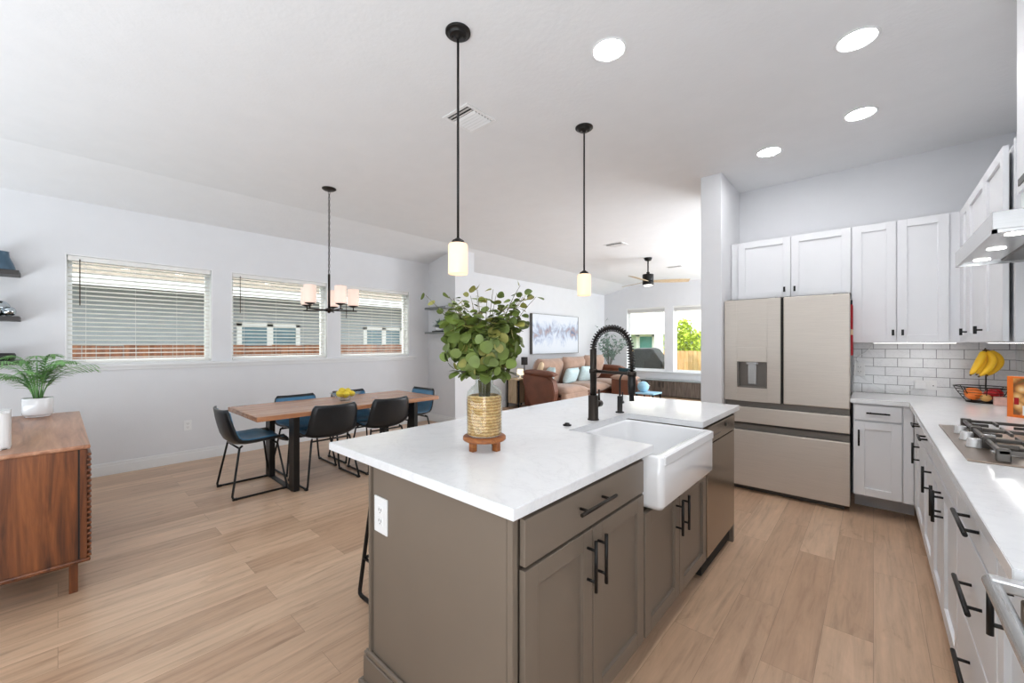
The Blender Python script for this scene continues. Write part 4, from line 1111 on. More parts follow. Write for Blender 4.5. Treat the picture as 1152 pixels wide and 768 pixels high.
# outlets and the little white device on the tiles
FT = ('y-', YK-0.008)
outlet('white double outlet on the tiles beside the refrigerator', FT, -0.093, 1.115)
t = thing('wall_charger', 'white plug-in adapter on the tiles above the corner worktop', 'charger', (0.315, 4.77, 1.0))
bm = NB(); fbox(bm, FT, 0.262, 0.385, 0, 0.006, 0.965, 1.04, 0.002); obj('cover_plate', bm, 'white', t)
bm = NB(); fbox(bm, FT, 0.252, 0.325, 0.004, 0.045, 0.972, 1.032, 0.006); obj('adapter', bm, 'white', t)
bm = NB(); tube(bm, [fpt(FT, 0.365, 0.006, 1.0), fpt(FT, 0.365, 0.009, 1.0)], 0.004, 8); obj('socket_hole', bm, 'gap', t)
def cable(label, pts, mat='trim', r=0.003):
    bm = NB(); tube(bm, pts, r, 6); return single('cable', bm, mat, label, 'cable', pts[0])
yb = YK-0.012
cable('thin white cable rising from the outlet to the wall cabinet beside the refrigerator', [(-0.093, yb, 1.17), (-0.118, yb, 1.20), (-0.10, yb, 1.235), (-0.05, yb, 1.27), (-0.02, yb, 1.31), (0.0, yb, 1.352)])
cable('thin white cable drooping from the outlet onto the corner worktop', [(-0.09, yb, 1.06), (-0.06, yb, 1.03), (0.0, yb, 0.99), (0.05, yb, 0.955), (0.11, yb-0.01, 0.925), (0.19, yb-0.01, 0.92), (0.262, yb, 0.985)])

# ================================================================== DINING AREA
TZ = 0.722
t = thing('dining_table', 'long reddish-brown wooden dining table on black metal frame legs', 'table', (-4.31, 2.07, 0))
bm = NB(); box(bm, -4.75, -3.872, 1.115, 3.03, TZ-0.042, TZ, 0.004); obj('tabletop', bm, 'table_wood', t)
for y in (1.44, 2.72):
    bm = NB()
    for x in (-3.955, -4.58): box(bm, x-0.06, x+0.06, y-0.025, y+0.025, 0.008, TZ-0.042, 0.003)
    box(bm, -4.605, -3.945, y-0.025, y+0.025, 0, 0.010, 0.002); box(bm, -4.605, -3.945, y-0.03, y+0.03, TZ-0.052, TZ-0.042, 0.002)
    obj('leg', bm, 'black', t)
def shell_grid(off, wsc=1.0, trim=0.0):
    prof = [(0.232, 0.425), (0.225, 0.446), (0.195, 0.456), (0.10, 0.453), (0.0, 0.446), (-0.09, 0.446), (-0.155, 0.458), (-0.198, 0.494), (-0.222, 0.545), (-0.240, 0.61), (-0.254, 0.68), (-0.264, 0.738), (-0.270, 0.765)]
    hw = [0.205, 0.218, 0.226, 0.234, 0.238, 0.240, 0.240, 0.238, 0.235, 0.230, 0.222, 0.210, 0.188]
    if trim: prof = prof[1:-1]; hw = hw[1:-1]
    n = len(prof); m = 10; rows = []
    for i in range(n):
        a = prof[max(0, i-1)]; b = prof[min(n-1, i+1)]
        ty, tz = b[0]-a[0], b[1]-a[1]; L = math.hypot(ty, tz); ty /= L; tz /= L
        ny, nz = -(-tz), -ty   # inward (up on the seat, forward on the back)
        ny, nz = tz, -ty
        row = []
        for j in range(m+1):
            s = 2*j/m-1
            lift = (0.045*abs(s)**2.6 if 2 <= i else 0.02*abs(s)**2.6)
            if i > n-4: lift *= 0.8
            o = off+lift
            row.append(Vector((s*hw[i]*wsc, prof[i][0]+ny*o, prof[i][1]+nz*o)))
        rows.append(row)
    return rows
def grid_solid(bm, A, B):
    va = [[bm.verts.new(p) for p in r] for r in A]; vb = [[bm.verts.new(p) for p in r] for r in B]
    n, m = len(A), len(A[0])
    def q(*v):
        f = bm.faces.new(v); f.smooth = True
    for i in range(n-1):
        for j in range(m-1):
            q(va[i][j], va[i][j+1], va[i+1][j+1], va[i+1][j]); q(vb[i][j+1], vb[i][j], vb[i+1][j], vb[i+1][j+1])
    for j in range(m-1):
        q(va[0][j+1], va[0][j], vb[0][j], vb[0][j+1]); q(va[-1][j], va[-1][j+1], vb[-1][j+1], vb[-1][j])
    for i in range(n-1):
        q(va[i][0], va[i+1][0], vb[i+1][0], vb[i][0]); q(va[i+1][-1], va[i][-1], vb[i][-1], vb[i+1][-1])
def make_chair():
    t = thing('dining_chair', 'chair', 'chair', (0, 0, 0))
    bm = NB(); grid_solid(bm, shell_grid(0.004), shell_grid(-0.013)); obj('seat_shell', bm, 'navy', t, local=True)
    bm = NB(); grid_solid(bm, shell_grid(0.013, 0.955, 1), shell_grid(0.003, 0.965, 1)); obj('seat_lining', bm, 'blue', t, local=True)
    r = 0.0095
    for s in (-1, 1):
        bm = NB()
        tube(bm, [(s*0.17, -0.12, 0.440), (s*0.185, -0.145, 0.425), (s*0.246, -0.212, 0.035), (s*0.250, -0.207, 0.014), (s*0.252, -0.185, r), (s*0.252, 0.19, r), (s*0.250, 0.212, 0.014), (s*0.246, 0.217, 0.035), (s*0.195, 0.155, 0.425), (s*0.18, 0.13, 0.440)], r, 8)
        for y in (-0.195, 0.20): box(bm, s*0.252-0.013, s*0.252+0.013, y-0.02, y+0.02, 0, 0.02, 0.003)
        obj('sled_leg', bm, 'black', t, local=True)
    bm = NB(); tube(bm, [(-0.185, -0.145, 0.424), (0.185, -0.145, 0.424)], 0.008, 8); tube(bm, [(-0.195, 0.155, 0.424), (0.195, 0.155, 0.424)], 0.008, 8); obj('cross_bar', bm, 'black', t, local=True)
    return t
chair0 = make_chair()
CH = [(-4.335, 1.205, 0.0, 'blue-lined black bucket chair standing at the table end nearest the plant'),
      (-4.07, 1.765, R(90), 'black bucket chair seen from behind, first on the island side of the table'),
      (-4.07, 2.365, R(90), 'black bucket chair seen from behind, second along the island side of the table'),
      (-4.63, 1.785, R(-90), 'black bucket chair with only its back showing, under the middle window across the table'),
      (-4.63, 2.40, R(-90), 'black bucket chair mostly hidden behind the fruit bowl, window side of the table'),
      (-4.38, 2.95, R(183), 'blue bucket chair facing the camera at the far end of the table')]
for i, (x, y, a, lab) in enumerate(CH):
    c = chair0 if i == 0 else copy_tree(chair0)
    c.location = (x, y, 0); c.rotation_euler = (0, 0, a); c['label'] = lab; c['group'] = 'bucket chairs around the dining table'
# bar stool tucked under the island
t = thing('bar_stool', 'black bar stool with sled legs tucked behind the island end panel', 'stool', (-1.80, 1.30, 0), R(-90))
bm = NB()
def stool_grid(off, w=1.0):
    prof = [(0.19, 0.625), (0.18, 0.645), (0.15, 0.655), (0.05, 0.650), (-0.06, 0.648), (-0.15, 0.66), (-0.195, 0.70), (-0.215, 0.76), (-0.222, 0.80)]
    rows = []
    for i, (y, z) in enumerate(prof):
        k = 0.0 if i < 5 else 1.0
        rows.append([Vector(((2*j/8-1)*0.205*w, y+k*(off+0.04*abs(2*j/8-1)**2.5), z+(1-k)*(off+0.03*abs(2*j/8-1)**2.5))) for j in range(9)])
    return rows
grid_solid(bm, stool_grid(0.004), stool_grid(-0.014)); obj('seat_shell', bm, 'navy', t, local=True)
bm = NB(); grid_solid(bm, [r[:] for r in stool_grid(0.013, 0.95)][1:-1], stool_grid(0.003, 0.96)[1:-1]); obj('seat_lining', bm, 'blue', t, local=True)
for s in (-1, 1):
    bm = NB(); tube(bm, [(s*0.15, -0.14, 0.645), (s*0.17, -0.205, 0.60), (s*0.226, -0.245, 0.04), (s*0.228, -0.242, 0.016), (s*0.23, -0.22, 0.0105), (s*0.23, 0.20, 0.0105), (s*0.228, 0.222, 0.016), (s*0.226, 0.225, 0.04), (s*0.17, 0.13, 0.60), (s*0.15, 0.11, 0.64)], 0.0105, 8)
    tube(bm, [(s*0.21, -0.232, 0.20), (s*0.21, 0.196, 0.20)], 0.008, 8); obj('sled_leg', bm, 'black', t, local=True)
bm = NB(); tube(bm, [(-0.21, 0.196, 0.20), (0.21, 0.196, 0.20)], 0.009, 8); tube(bm, [(-0.21, -0.232, 0.20), (0.21, -0.232, 0.20)], 0.009, 8); obj('foot_rest', bm, 'black', t, local=True)
# bowl of lemons
LX, LY = -4.33, 2.10
t = thing('glass_bowl', 'clear footed glass bowl of yellow fruit on the dining table', 'bowl', (LX, LY, TZ))
bm = NB(); lathe(bm, [(0.055, 0.0), (0.05, 0.006), (0.03, 0.012), (0.07, 0.022), (0.115, 0.05), (0.155, 0.082), (0.158, 0.086), (0.150, 0.084), (0.11, 0.055), (0.065, 0.028), (0.0, 0.022)], (LX, LY, TZ), 36); obj('bowl', bm, 'glass', t)
k = 0
for (dx, dy, dz, a) in ((-0.062, -0.035, 0.075, 10), (0.010, -0.062, 0.072, 60), (0.068, -0.018, 0.076, 120), (0.045, 0.052, 0.076, 30), (-0.035, 0.056, 0.075, 80), (0.0, 0.0, 0.058, 0), (-0.022, -0.02, 0.108, 40), (0.038, 0.012, 0.108, 150)):
    bm = NB(); ball(bm, (0, 0, 0), 0.031, (1.32, 1, 0.98), 18, 12)
    bm.transform(Matrix.Rotation(R(a), 4, 'Z') @ Matrix.Rotation(R(12), 4, 'Y'))
    bm.transform(Matrix.Translation((LX+dx, LY+dy, TZ+dz)))
    single('lemon', bm, 'lemon', 'yellow lemon heaped in the clear glass bowl on the dining table', 'lemon', (LX+dx, LY+dy, TZ+dz), 'lemons in the glass bowl')

# ------------------------------------------------------------------ sideboard
SX0_, SX1_, SY0_, SY1_ = -4.80, -3.16, -0.32, 0.118
t = thing('sideboard', 'walnut sideboard with a ribbed front and short square legs, at the left edge', 'sideboard', (-3.98, -0.10, 0))
bm = NB(); box(bm, SX0_, SX1_, SY0_, SY1_, 0.778, 0.800, 0.007, 3); obj('top', bm, 'walnut_top', t)
bm = NB(); box(bm, SX0_+0.01, SX1_-0.012, SY0_+0.006, SY1_-0.045, 0.19, 0.778, 0.002); box(bm, SX0_, SX1_, SY0_, SY1_, 0.172, 0.192, 0.007, 3)
obj('body', bm, 'walnut', t)
bm = NB(); box(bm, SX0_+0.02, SX1_-0.010, SY1_-0.047, SY1_-0.040, 0.192, 0.778); obj('shadow_gap', bm, 'gap', t)
bm = NB(); box(bm, SX0_+0.012, SX1_-0.004, SY1_-0.040, SY1_-0.014, 0.194, 0.776, 0.001)
z = 0.205
while z < 0.765:
    box(bm, SX0_+0.012, SX1_-0.004, SY1_-0.015, SY1_+0.004, z-0.007, z+0.007, 0.005)
    z += 0.0285
obj('ribbed_door', bm, 'walnut', t)
for x in (SX0_+0.12, SX1_-0.075):
    for y in (SY0_+0.06, SY1_-0.062):
        bm = NB(); box(bm, x-0.017, x+0.017, y-0.017, y+0.017, 0, 0.175, 0.003); obj('leg', bm, 'walnut', t)
bm = NB(); box(bm, SX0_+0.1, SX1_-0.06, SY0_+0.05, SY0_+0.07, 0.145, 0.173); box(bm, SX0_+0.1, SX1_-0.06, SY1_-0.072, SY1_-0.052, 0.145, 0.173); box(bm, SX1_-0.085, SX1_-0.065, SY0_+0.05, SY1_-0.052, 0.145, 0.173); obj('base_rail', bm, 'walnut', t)
# palm in a white pot
PX, PY, PZ = -4.66, -0.10, 0.80
t = thing('potted_palm', 'feathery green palm in a white pot on the walnut sideboard', 'plant', (PX, PY, PZ))
bm = NB(); lathe(bm, [(0.062, 0), (0.066, 0.004), (0.066, 0.008), (0.058, 0.010), (0.072, 0.014), (0.078, 0.024), (0.080, 0.138), (0.078, 0.142), (0.073, 0.140), (0.071, 0.12), (0.0, 0.118)], (PX, PY, PZ), 40); obj('pot', bm, 'ceramic', t)
bm = NB(); lathe(bm, [(0.071, 0.119), (0.04, 0.126), (0.0, 0.128)], (PX, PY, PZ), 24); obj('soil', bm, 'soil', t)
rnd = random.Random(11)
bs, bl = NB(), NB()
lat = Vector((0.746, 0.666, 0)); dep = Vector((-0.666, 0.746, 0))
for k in range(22):
    a = 2*PI*k/22+rnd.uniform(-.2, .2); reach = rnd.uniform(0.15, 0.30); hgt = rnd.uniform(0.20, 0.36)
    if k % 4 == 0: reach *= 0.45; hgt = rnd.uniform(0.34, 0.44)
    out = Vector((math.cos(a), math.sin(a), 0)); base = Vector((PX, PY, PZ+0.13))+out*0.02
    pts = []
    for i in range(11):
        f = i/10
        pts.append(base+out*(reach*(0.25*f+0.75*f*f))+Vector((0, 0, hgt*(1.75*f-0.95*f*f)*1.05)))
    tube(bs, pts, [0.0034-0.0026*i/10 for i in range(11)], 5)
    for i in range(3, 11):
        d = (pts[i]-pts[i-1]).normalized(); sd = d.cross(Vector((0, 0, 1))).normalized()
        for sgn in (-1, 1):
            for q in (0.0, 0.5):
                p = pts[i-1].lerp(pts[i], q+0.2)
                ld = (d*0.75+sd*sgn*0.8+Vector((0, 0, -0.22))).normalized()
                leaf_bm(bl, p, ld, Vector((0, 0, 1)), rnd.uniform(0.075, 0.115)*(1.1-0.045*i), 0.0058, 0.3, seg=4, curl=0.3)
    leaf_bm(bl, pts[-1], (pts[-1]-pts[-2]).normalized(), Vector((0, 0, 1)), 0.08, 0.006, 0.2, seg=4)
obj('stem', bs, 'palm', t); obj('fronds', bl, 'palm', t)
bm = NB(); prism(bm, rrect(-3.47, -3.315, -0.34, -0.165, 0.03), 0.80, 0.998)
bmesh.ops.bevel(bm, geom=[e for e in bm.edges if abs(e.verts[0].co.z-e.verts[1].co.z) < 1e-5], offset=0.012, segments=3, affect='EDGES')
t = thing('smart_speaker', 'white rounded box speaker at the near corner of the walnut sideboard', 'speaker', (-3.39, -0.25, 0.80))
obj('case', bm, 'white', t)
bm = NB(); prism(bm, rrect(-3.462, -3.323, -0.332, -0.173, 0.026), 0.7995, 0.803); obj('base_ring', bm, 'steel_dark', t)

# ------------------------------------------------------------------ shelves beside the dining windows
def shelf(label, z0, z1, mat, x0, x1, y0, y1):
    bm = NB(); box(bm, x0, x1, y0, y1, z0, z1, 0.002); return single('wall_shelf', bm, mat, label, 'shelf', ((x0+x1)/2, (y0+y1)/2, z0))
shelf('dark wall shelf left of the dining windows, topmost, carrying the blue-grey jug', 1.948, 1.988, 'darkwood', XW, -5.60, -0.95, -0.228)
shelf('dark wall shelf left of the dining windows, middle, carrying the silver balls', 1.545, 1.585, 'darkwood', XW, -5.60, -0.95, -0.226)
shelf('dark wall shelf left of the dining windows, lowest, just above the palm', 1.158, 1.198, 'darkwood', XW, -5.60, -0.95, -0.226)
t = thing('enamel_jug', 'blue-grey metal jug with an upright handle on the topmost left shelf', 'jug', (-5.71, -0.345, 1.988))
bm = NB(); lathe(bm, [(0.095, 0), (0.098, 0.01), (0.085, 0.06), (0.062, 0.12), (0.058, 0.16), (0.062, 0.165), (0.056, 0.164), (0.052, 0.12), (0.0, 0.10)], (-5.71, -0.345, 1.988), 30); obj('body', bm, 'steelblue', t)
bm = NB(); tube(bm, [(-5.65, -0.345, 2.148), (-5.628, -0.345, 2.165), (-5.612, -0.345, 2.14), (-5.61, -0.345, 2.05), (-5.622, -0.345, 2.02)], 0.007, 8); obj('handle', bm, 'steelblue', t)
for p, r, m_, lab in (((-5.70, -0.345, 1.585), 0.07, 'mirror', 'large silver glass ball on the middle left shelf'), ((-5.64, -0.285, 1.585), 0.042, 'mirror', 'small silver glass ball at the end of the middle left shelf'), ((-5.63, -0.365, 1.585), 0.036, 'ceramic', 'small white ball on the middle left shelf')):
    bm = NB(); ball(bm, (p[0], p[1], p[2]+r), r, (1, 1, 1), 24, 16)
    lathe(bm, [(r*0.42, 0.0), (r*0.45, 0.004), (r*0.30, 0.012)], p, 18); single('decorative_ball', bm, m_, lab, 'ornament', p)
bm = NB(); lathe(bm, [(0.085, 0), (0.095, 0.012), (0.098, 0.045), (0.09, 0.062), (0.0, 0.064)], (-5.70, -0.345, 1.198), 30); single('black_canister', bm, 'blackplastic', 'low round black canister on the lowest left shelf', 'canister', (-5.70, -0.345, 1.198))
shelf('grey shelf on the stub wall past the windows, the upper one', 1.925, 1.958, 'greyshelf', -5.75, -5.19, 4.19, YD)
shelf('grey shelf on the stub wall past the windows, the lower one with a small plant', 1.512, 1.540, 'greyshelf', -5.75, -5.19, 4.19, YD)
qx, qy, qz = -5.46, 4.27, 1.558
bm = NB(); box(bm, -5.56, -5.34, 4.205, 4.335, 1.540, 1.558, 0.002); single('black_book', bm, 'blackplastic', 'thin black book lying flat under the small plant on the stub wall shelf', 'book', (-5.45, 4.27, 1.540))
t = thing('small_plant', 'small blue-green leafy plant in a white bowl on the lower stub wall shelf', 'plant', (qx, qy, qz))
bm = NB(); lathe(bm, [(0.045, 0), (0.062, 0.02), (0.066, 0.05), (0.06, 0.052), (0.05, 0.04), (0.0, 0.04)], (qx, qy, qz), 26); obj('pot', bm, 'ceramic', t)
bm = NB(); rnd = random.Random(4)
for k in range(95):
    d = Vector((rnd.gauss(0, 1), rnd.gauss(0, .7), abs(rnd.gauss(0.5, .6)))).normalized()
    p = Vector((qx, qy, qz+0.07))+Vector((d.x*0.085, d.y*0.05, d.z*0.10))*rnd.random()
    leaf_bm(bm, p, d, Vector((0.1, 0.2, 1)), rnd.uniform(0.05, 0.085), 0.011, 0.3, seg=4)
obj('foliage', bm, 'dusty', t)

# ------------------------------------------------------------------ chandelier
X0c, Y0c, ZH = -4.156, 1.847, 1.685
t = thing('chandelier', 'black five-arm chandelier with frosted cup shades above the dining table', 'chandelier', (X0c, Y0c, H))
bm = NB(); lathe(bm, [(0.068, 0), (0.068, -0.008), (0.05, -0.020), (0.012, -0.026), (0.0, -0.026)], (X0c, Y0c, H), 28); obj('ceiling_canopy', bm, 'bronze', t)
bm = NB(); z = H-0.03; k = 0
while z > 2.07:
    ring = []
    for i in range(12):
        a = 2*PI*i/12; u, w = 0.0085*math.cos(a), 0.0195*math.sin(a)
        ring.append((X0c+(u if k % 2 else 0), Y0c+(0 if k % 2 else u), z-0.014+w))
    tube(bm, ring, 0.0026, 5, closed=True); z -= 0.031; k += 1
tube(bm, [(X0c+0.004, Y0c+0.004, H-0.02), (X0c-0.004, Y0c+0.004, 2.5), (X0c+0.002, Y0c-0.004, 2.05)], 0.002, 5)
obj('chain', bm, 'bronze', t)
bm = NB(); tube(bm, [(X0c, Y0c, 2.055), (X0c, Y0c, ZH)], 0.0115, 12); lathe(bm, [(0.0, -0.03), (0.012, -0.026), (0.014, -0.016), (0.042, -0.010), (0.046, 0.008), (0.030, 0.018), (0.014, 0.024)], (X0c, Y0c, ZH), 24); obj('stem', bm, 'bronze', t)
for k in range(5):
    a = R(10+72*k); d = Vector((0.406, 0.914, 0))*math.sin(a)+Vector((-0.914, 0.406, 0))*math.cos(a); rr = 0.235
    e = Vector((X0c, Y0c, ZH))+d*rr
    bm = NB(); tube(bm, [Vector((X0c, Y0c, ZH))+d*0.03, e+d*0.035], 0.0068, 8); tube(bm, [e, e+Vector((0, 0, 0.045))], 0.0062, 8)
    lathe(bm, [(0.006, 0.035), (0.026, 0.043), (0.046, 0.050), (0.046, 0.056)], e, 24); ar = obj('arm', bm, 'bronze', t)
    bm = NB(); lathe(bm, [(0.044, 0.056), (0.054, 0.060), (0.056, 0.075), (0.056, 0.228), (0.052, 0.229), (0.052, 0.075), (0.0, 0.064)], e, 32); obj('glass_shade', bm, 'shade_white', ar)
# ------------------------------------------------------------------ pendants over the island
for (px, py, lab) in ((-1.577, 1.355, 'black rod pendant with a glowing cylinder shade above the woven vase'), (-1.584, 2.570, 'black rod pendant with a glowing cylinder shade above the far half of the island')):
    t = thing('pendant_light', lab, 'pendant lamp', (px, py, H), 0, 'pendants over the island')
    bm = NB(); lathe(bm, [(0.064, 0), (0.064, -0.008), (0.060, -0.011), (0.045, -0.012), (0.044, -0.022), (0.040, -0.025), (0.014, -0.026), (0.012, -0.036), (0.0, -0.037)], (px, py, H), 32)
    for s in (-1, 1): ball(bm, (px+s*0.030*lat.x, py+s*0.030*lat.y, H-0.026), 0.0055, (1, 1, 1), 10, 6)
    obj('ceiling_canopy', bm, 'black', t)
    bm = NB(); tube(bm, [(px, py, H-0.02), (px, py, 1.875)], 0.0062, 10); lathe(bm, [(0.008, 0.02), (0.020, 0.012), (0.030, 0.006), (0.034, -0.004), (0.034, -0.010)], (px, py, 1.862), 24); obj('rod', bm, 'black', t)
    bm = NB(); lathe(bm, [(0.0, 0.158), (0.030, 0.158), (0.045, 0.155), (0.0495, 0.146), (0.0495, 0.004), (0.0475, 0.0), (0.045, 0.003), (0.045, 0.14), (0.0, 0.146)], (px, py, 1.697), 36); obj('glass_shade', bm, 'shade', t)
# ------------------------------------------------------------------ recessed ceiling lamps and vents
CANS = [(-1.066, 1.98, 'round recessed ceiling lamp nearest the island pendants'), (-0.064, 2.775, 'round recessed ceiling lamp above the aisle, nearest to the camera'),
        (-0.067, 3.687, 'round recessed ceiling lamp above the aisle, towards the tall cabinets'), (-0.646, 3.92, 'round recessed ceiling lamp in front of the refrigerator'),
        (-0.064, 1.86, 'round recessed ceiling lamp above the aisle between the cooktop and the sink'), (-0.064, 0.95, 'round recessed ceiling lamp above the aisle beside the oven')]
for x, y, lab in CANS:
    t = thing('recessed_light', lab, 'ceiling lamp', (x, y, H), 0, 'recessed kitchen lamps')
    bm = NB(); lathe(bm, [(0.094, 0.002), (0.094, -0.003), (0.086, -0.006), (0.079, -0.003), (0.077, 0.002)], (x, y, H), 40, False, False); obj('trim_ring', bm, 'white', t)
    bm = NB(); lathe(bm, [(0.078, -0.0005), (0.076, -0.0025), (0.0, -0.003)], (x, y, H), 40); obj('lens', bm, 'bulb', t)
def vent(x, y, sx, sy, lab, n=8):
    t = thing('ceiling_vent', lab, 'vent', (x, y, H), 0, 'ceiling air vents')
    bm = NB(); w = 0.026
    box(bm, x-sx, x+sx, y-sy, y-sy+w, H-0.006, H+0.001, 0.002); box(bm, x-sx, x+sx, y+sy-w, y+sy, H-0.006, H+0.001, 0.002)
    box(bm, x-sx, x-sx+w, y-sy+w, y+sy-w, H-0.006, H+0.001, 0.002); box(bm, x+sx-w, x+sx, y-sy+w, y+sy-w, H-0.006, H+0.001, 0.002); obj('frame', bm, 'trim', t)
    bm = NB(); box(bm, x-sx+w, x+sx-w, y-sy+w, y+sy-w, H-0.0015, H+0.001); obj('duct_opening', bm, 'gap', t)
    bm = NB()
    for k in range(n):
        u = y-sy+w+(2*(sy-w))*(k+0.5)/n; tl = -0.012 if k < 2 else 0.010
        vs = [bm.verts.new(p) for p in ((x-sx+w, u-tl, H-0.003), (x+sx-w, u-tl, H-0.003), (x+sx-w, u+tl, H-0.013), (x-sx+w, u+tl, H-0.013), (x-sx+w, u-tl+0.003, H-0.003), (x+sx-w, u-tl+0.003, H-0.003), (x+sx-w, u+tl+0.003, H-0.013), (x-sx+w, u+tl+0.003, H-0.013))]
        for f in ((0, 1, 2, 3), (7, 6, 5, 4), (0, 4, 5, 1), (1, 5, 6, 2), (2, 6, 7, 3), (3, 7, 4, 0)): bm.faces.new([vs[i] for i in f])
    obj('louvers', bm, 'trim', t)
vent(-2.125, 1.932, 0.13, 0.14, 'white square ceiling vent behind the nearer pendant rod')
vent(-3.08, 5.95, 0.16, 0.12, 'white ceiling vent in front of the ceiling fan', 7)
vent(-3.05, 8.50, 0.16, 0.12, 'white ceiling vent beyond the ceiling fan', 7)

# ================================================================== LIVING ROOM
# ceiling fan
fx, fy = -3.113, 7.27
t = thing('ceiling_fan', 'ceiling fan with a black motor and pale blades in the living room', 'ceiling fan', (fx, fy, H))
bm = NB(); lathe(bm, [(0.07, 0), (0.07, -0.02), (0.055, -0.05), (0.02, -0.06), (0.0, -0.06)], (fx, fy, H), 24); obj('ceiling_canopy', bm, 'black', t)
bm = NB(); tube(bm, [(fx, fy, H-0.05), (fx, fy, 2.60)], 0.013, 10); lathe(bm, [(0.03, 0.05), (0.026, 0.0)], (fx, fy, 2.615), 16); obj('rod', bm, 'black', t)
bm = NB(); lathe(bm, [(0.0, 0.205), (0.095, 0.20), (0.10, 0.19), (0.10, 0.09), (0.095, 0.085), (0.10, 0.08), (0.10, 0.012), (0.09, 0.0), (0.0, 0.0)], (fx, fy, 2.425), 32); obj('motor', bm, 'black', t)
bm = NB(); lathe(bm, [(0.078, 0.0), (0.070, -0.012), (0.0, -0.016)], (fx, fy, 2.427), 28); obj('light_lens', bm, 'fanlight', t)
for k in range(3):
    a = R(100+120*k); d = lat*math.sin(a)+dep*math.cos(a); s = d.cross(Vector((0, 0, 1))).normalized()
    bm = NB(); c = Vector((fx, fy, 2.50)); rows = []
    for i in range(9):
        f = i/8; r_ = 0.09+0.63*f; w = 0.045+0.028*math.sin(PI*min(1, f*1.05)*0.75); tl = 0.22
        rows.append((c+d*r_-s*w+Vector((0, 0, -w*tl)), c+d*r_+s*w+Vector((0, 0, w*tl))))
    A_ = [[bm.verts.new(p) for p in r_] for r_ in rows]; B_ = [[bm.verts.new(p+Vector((0, 0, -0.008))) for p in r_] for r_ in rows]
    for i in range(8):
        bm.faces.new((A_[i][0], A_[i][1], A_[i+1][1], A_[i+1][0])); bm.faces.new((B_[i][1], B_[i][0], B_[i+1][0], B_[i+1][1]))
        bm.faces.new((A_[i][0], A_[i+1][0], B_[i+1][0], B_[i][0])); bm.faces.new((A_[i+1][1], A_[i][1], B_[i][1], B_[i+1][1]))
    bm.faces.new((A_[0][1], A_[0][0], B_[0][0], B_[0][1])); bm.faces.new((A_[-1][0], A_[-1][1], B_[-1][1], B_[-1][0]))
    obj('blade', bm, 'pale_wood', t)
# painting
t = thing('painting', 'wide pale blue and grey abstract canvas on the living room wall', 'painting', (XW, 8.12, 1.10))
bm = NB(); box(bm, XW+0.002, XW+0.070, 7.175, 9.075, 1.107, 2.033); cv = obj('canvas', bm, 'art', t, local=False)
bm = NB()
for (a, b, c, d) in ((7.162, 7.176, 1.102, 2.038), (9.074, 9.088, 1.102, 2.038), (7.176, 9.074, 1.102, 1.108), (7.176, 9.074, 2.032, 2.038)): box(bm, XW, XW+0.075, a, b, c, d, 0.001)
obj('frame', bm, 'steel_dark', t)
# long sofa along the wall
t = thing('sofa', 'brown leather sofa with tan cushions along the wall under the painting', 'sofa', (-4.95, 7.7, 0))
bm = NB(); box(bm, -5.32, -4.52, 6.45, 9.15, 0.06, 0.30, 0.02); box(bm, -5.42, -5.22, 6.45, 9.15, 0.06, 0.80, 0.03); obj('base', bm, 'leather', t)
for y0 in (6.28, 9.15):
    bm = NB()
    pr = [(-5.10, 0.05), (-4.60, 0.05), (-4.53, 0.40), (-4.58, 0.62), (-4.72, 0.70), (-5.20, 0.74), (-5.32, 0.72), (-5.32, 0.55)]
    f0 = [bm.verts.new((x, y0, z)) for x, z in pr]; f1 = [bm.verts.new((x, y0+0.17, z)) for x, z in pr]
    bm.faces.new(f0); bm.faces.new(list(reversed(f1)))
    for i in range(len(pr)):
        j = (i+1) % len(pr); bm.faces.new((f0[j], f0[i], f1[i], f1[j]))
    bmesh.ops.bevel(bm, geom=list(bm.edges), offset=0.02, segments=2, affect='EDGES'); ar = obj('arm', bm, 'leather', t)
    bm = NB(); cushion(bm, 0.78, 0.20, 0.13, Matrix.Translation((-4.93, y0+0.085, 0.755)) @ Matrix.Rotation(R(2.5), 4, 'Y'), n=10); obj('arm_pad', bm, 'leather', ar)
for k in range(3):
    yc = 6.46+0.448+k*0.897
    bm = NB(); cushion(bm, 0.86, 0.90, 0.22, Matrix.Translation((-4.80, yc, 0.395)), n=10); obj('seat_cushion', bm, 'suede', t)
    bm = NB(); cushion(bm, 0.62, 0.90, 0.34, Matrix.Translation((-5.17, yc, 0.74+0.02*k)) @ Matrix.Rotation(R(-72), 4, 'Y'), n=10); obj('back_cushion', bm, 'suede', t)
bm = NB(); box(bm, -4.53, -4.40, 6.47, 7.33, 0.12, 0.40, 0.05, 3); obj('footrest', bm, 'suede', t)
def pillow(label, p, w, h, th, mat, rz, tilt):
    bm = NB(); cushion(bm, h, w, th, Matrix.Translation(p) @ Matrix.Rotation(rz, 4, 'Z') @ Matrix.Rotation(tilt, 4, 'Y'), n=10); return single('throw_pillow', bm, mat, label, 'pillow', p, 'throw pillows on the sofas')
pillow('pale aqua throw pillow on the sofa, standing right behind the leather arm', (-4.95, 6.66, 0.66), 0.46, 0.44, 0.16, 'aqua', R(55), R(-72))
pillow('pale aqua pillow mid-sofa, nearer of the two side by side', (-4.92, 7.45, 0.65), 0.56, 0.36, 0.17, 'aqua', R(8), R(-70))
pillow('pale aqua pillow mid-sofa, farther of the two side by side', (-4.92, 8.10, 0.66), 0.56, 0.38, 0.17, 'aqua', R(-4), R(-70))
pillow('small cream throw pillow on the sofa, leaning behind the brown leather arm', (-5.12, 6.60, 0.82), 0.34, 0.34, 0.13, 'cream', R(40), R(-75))
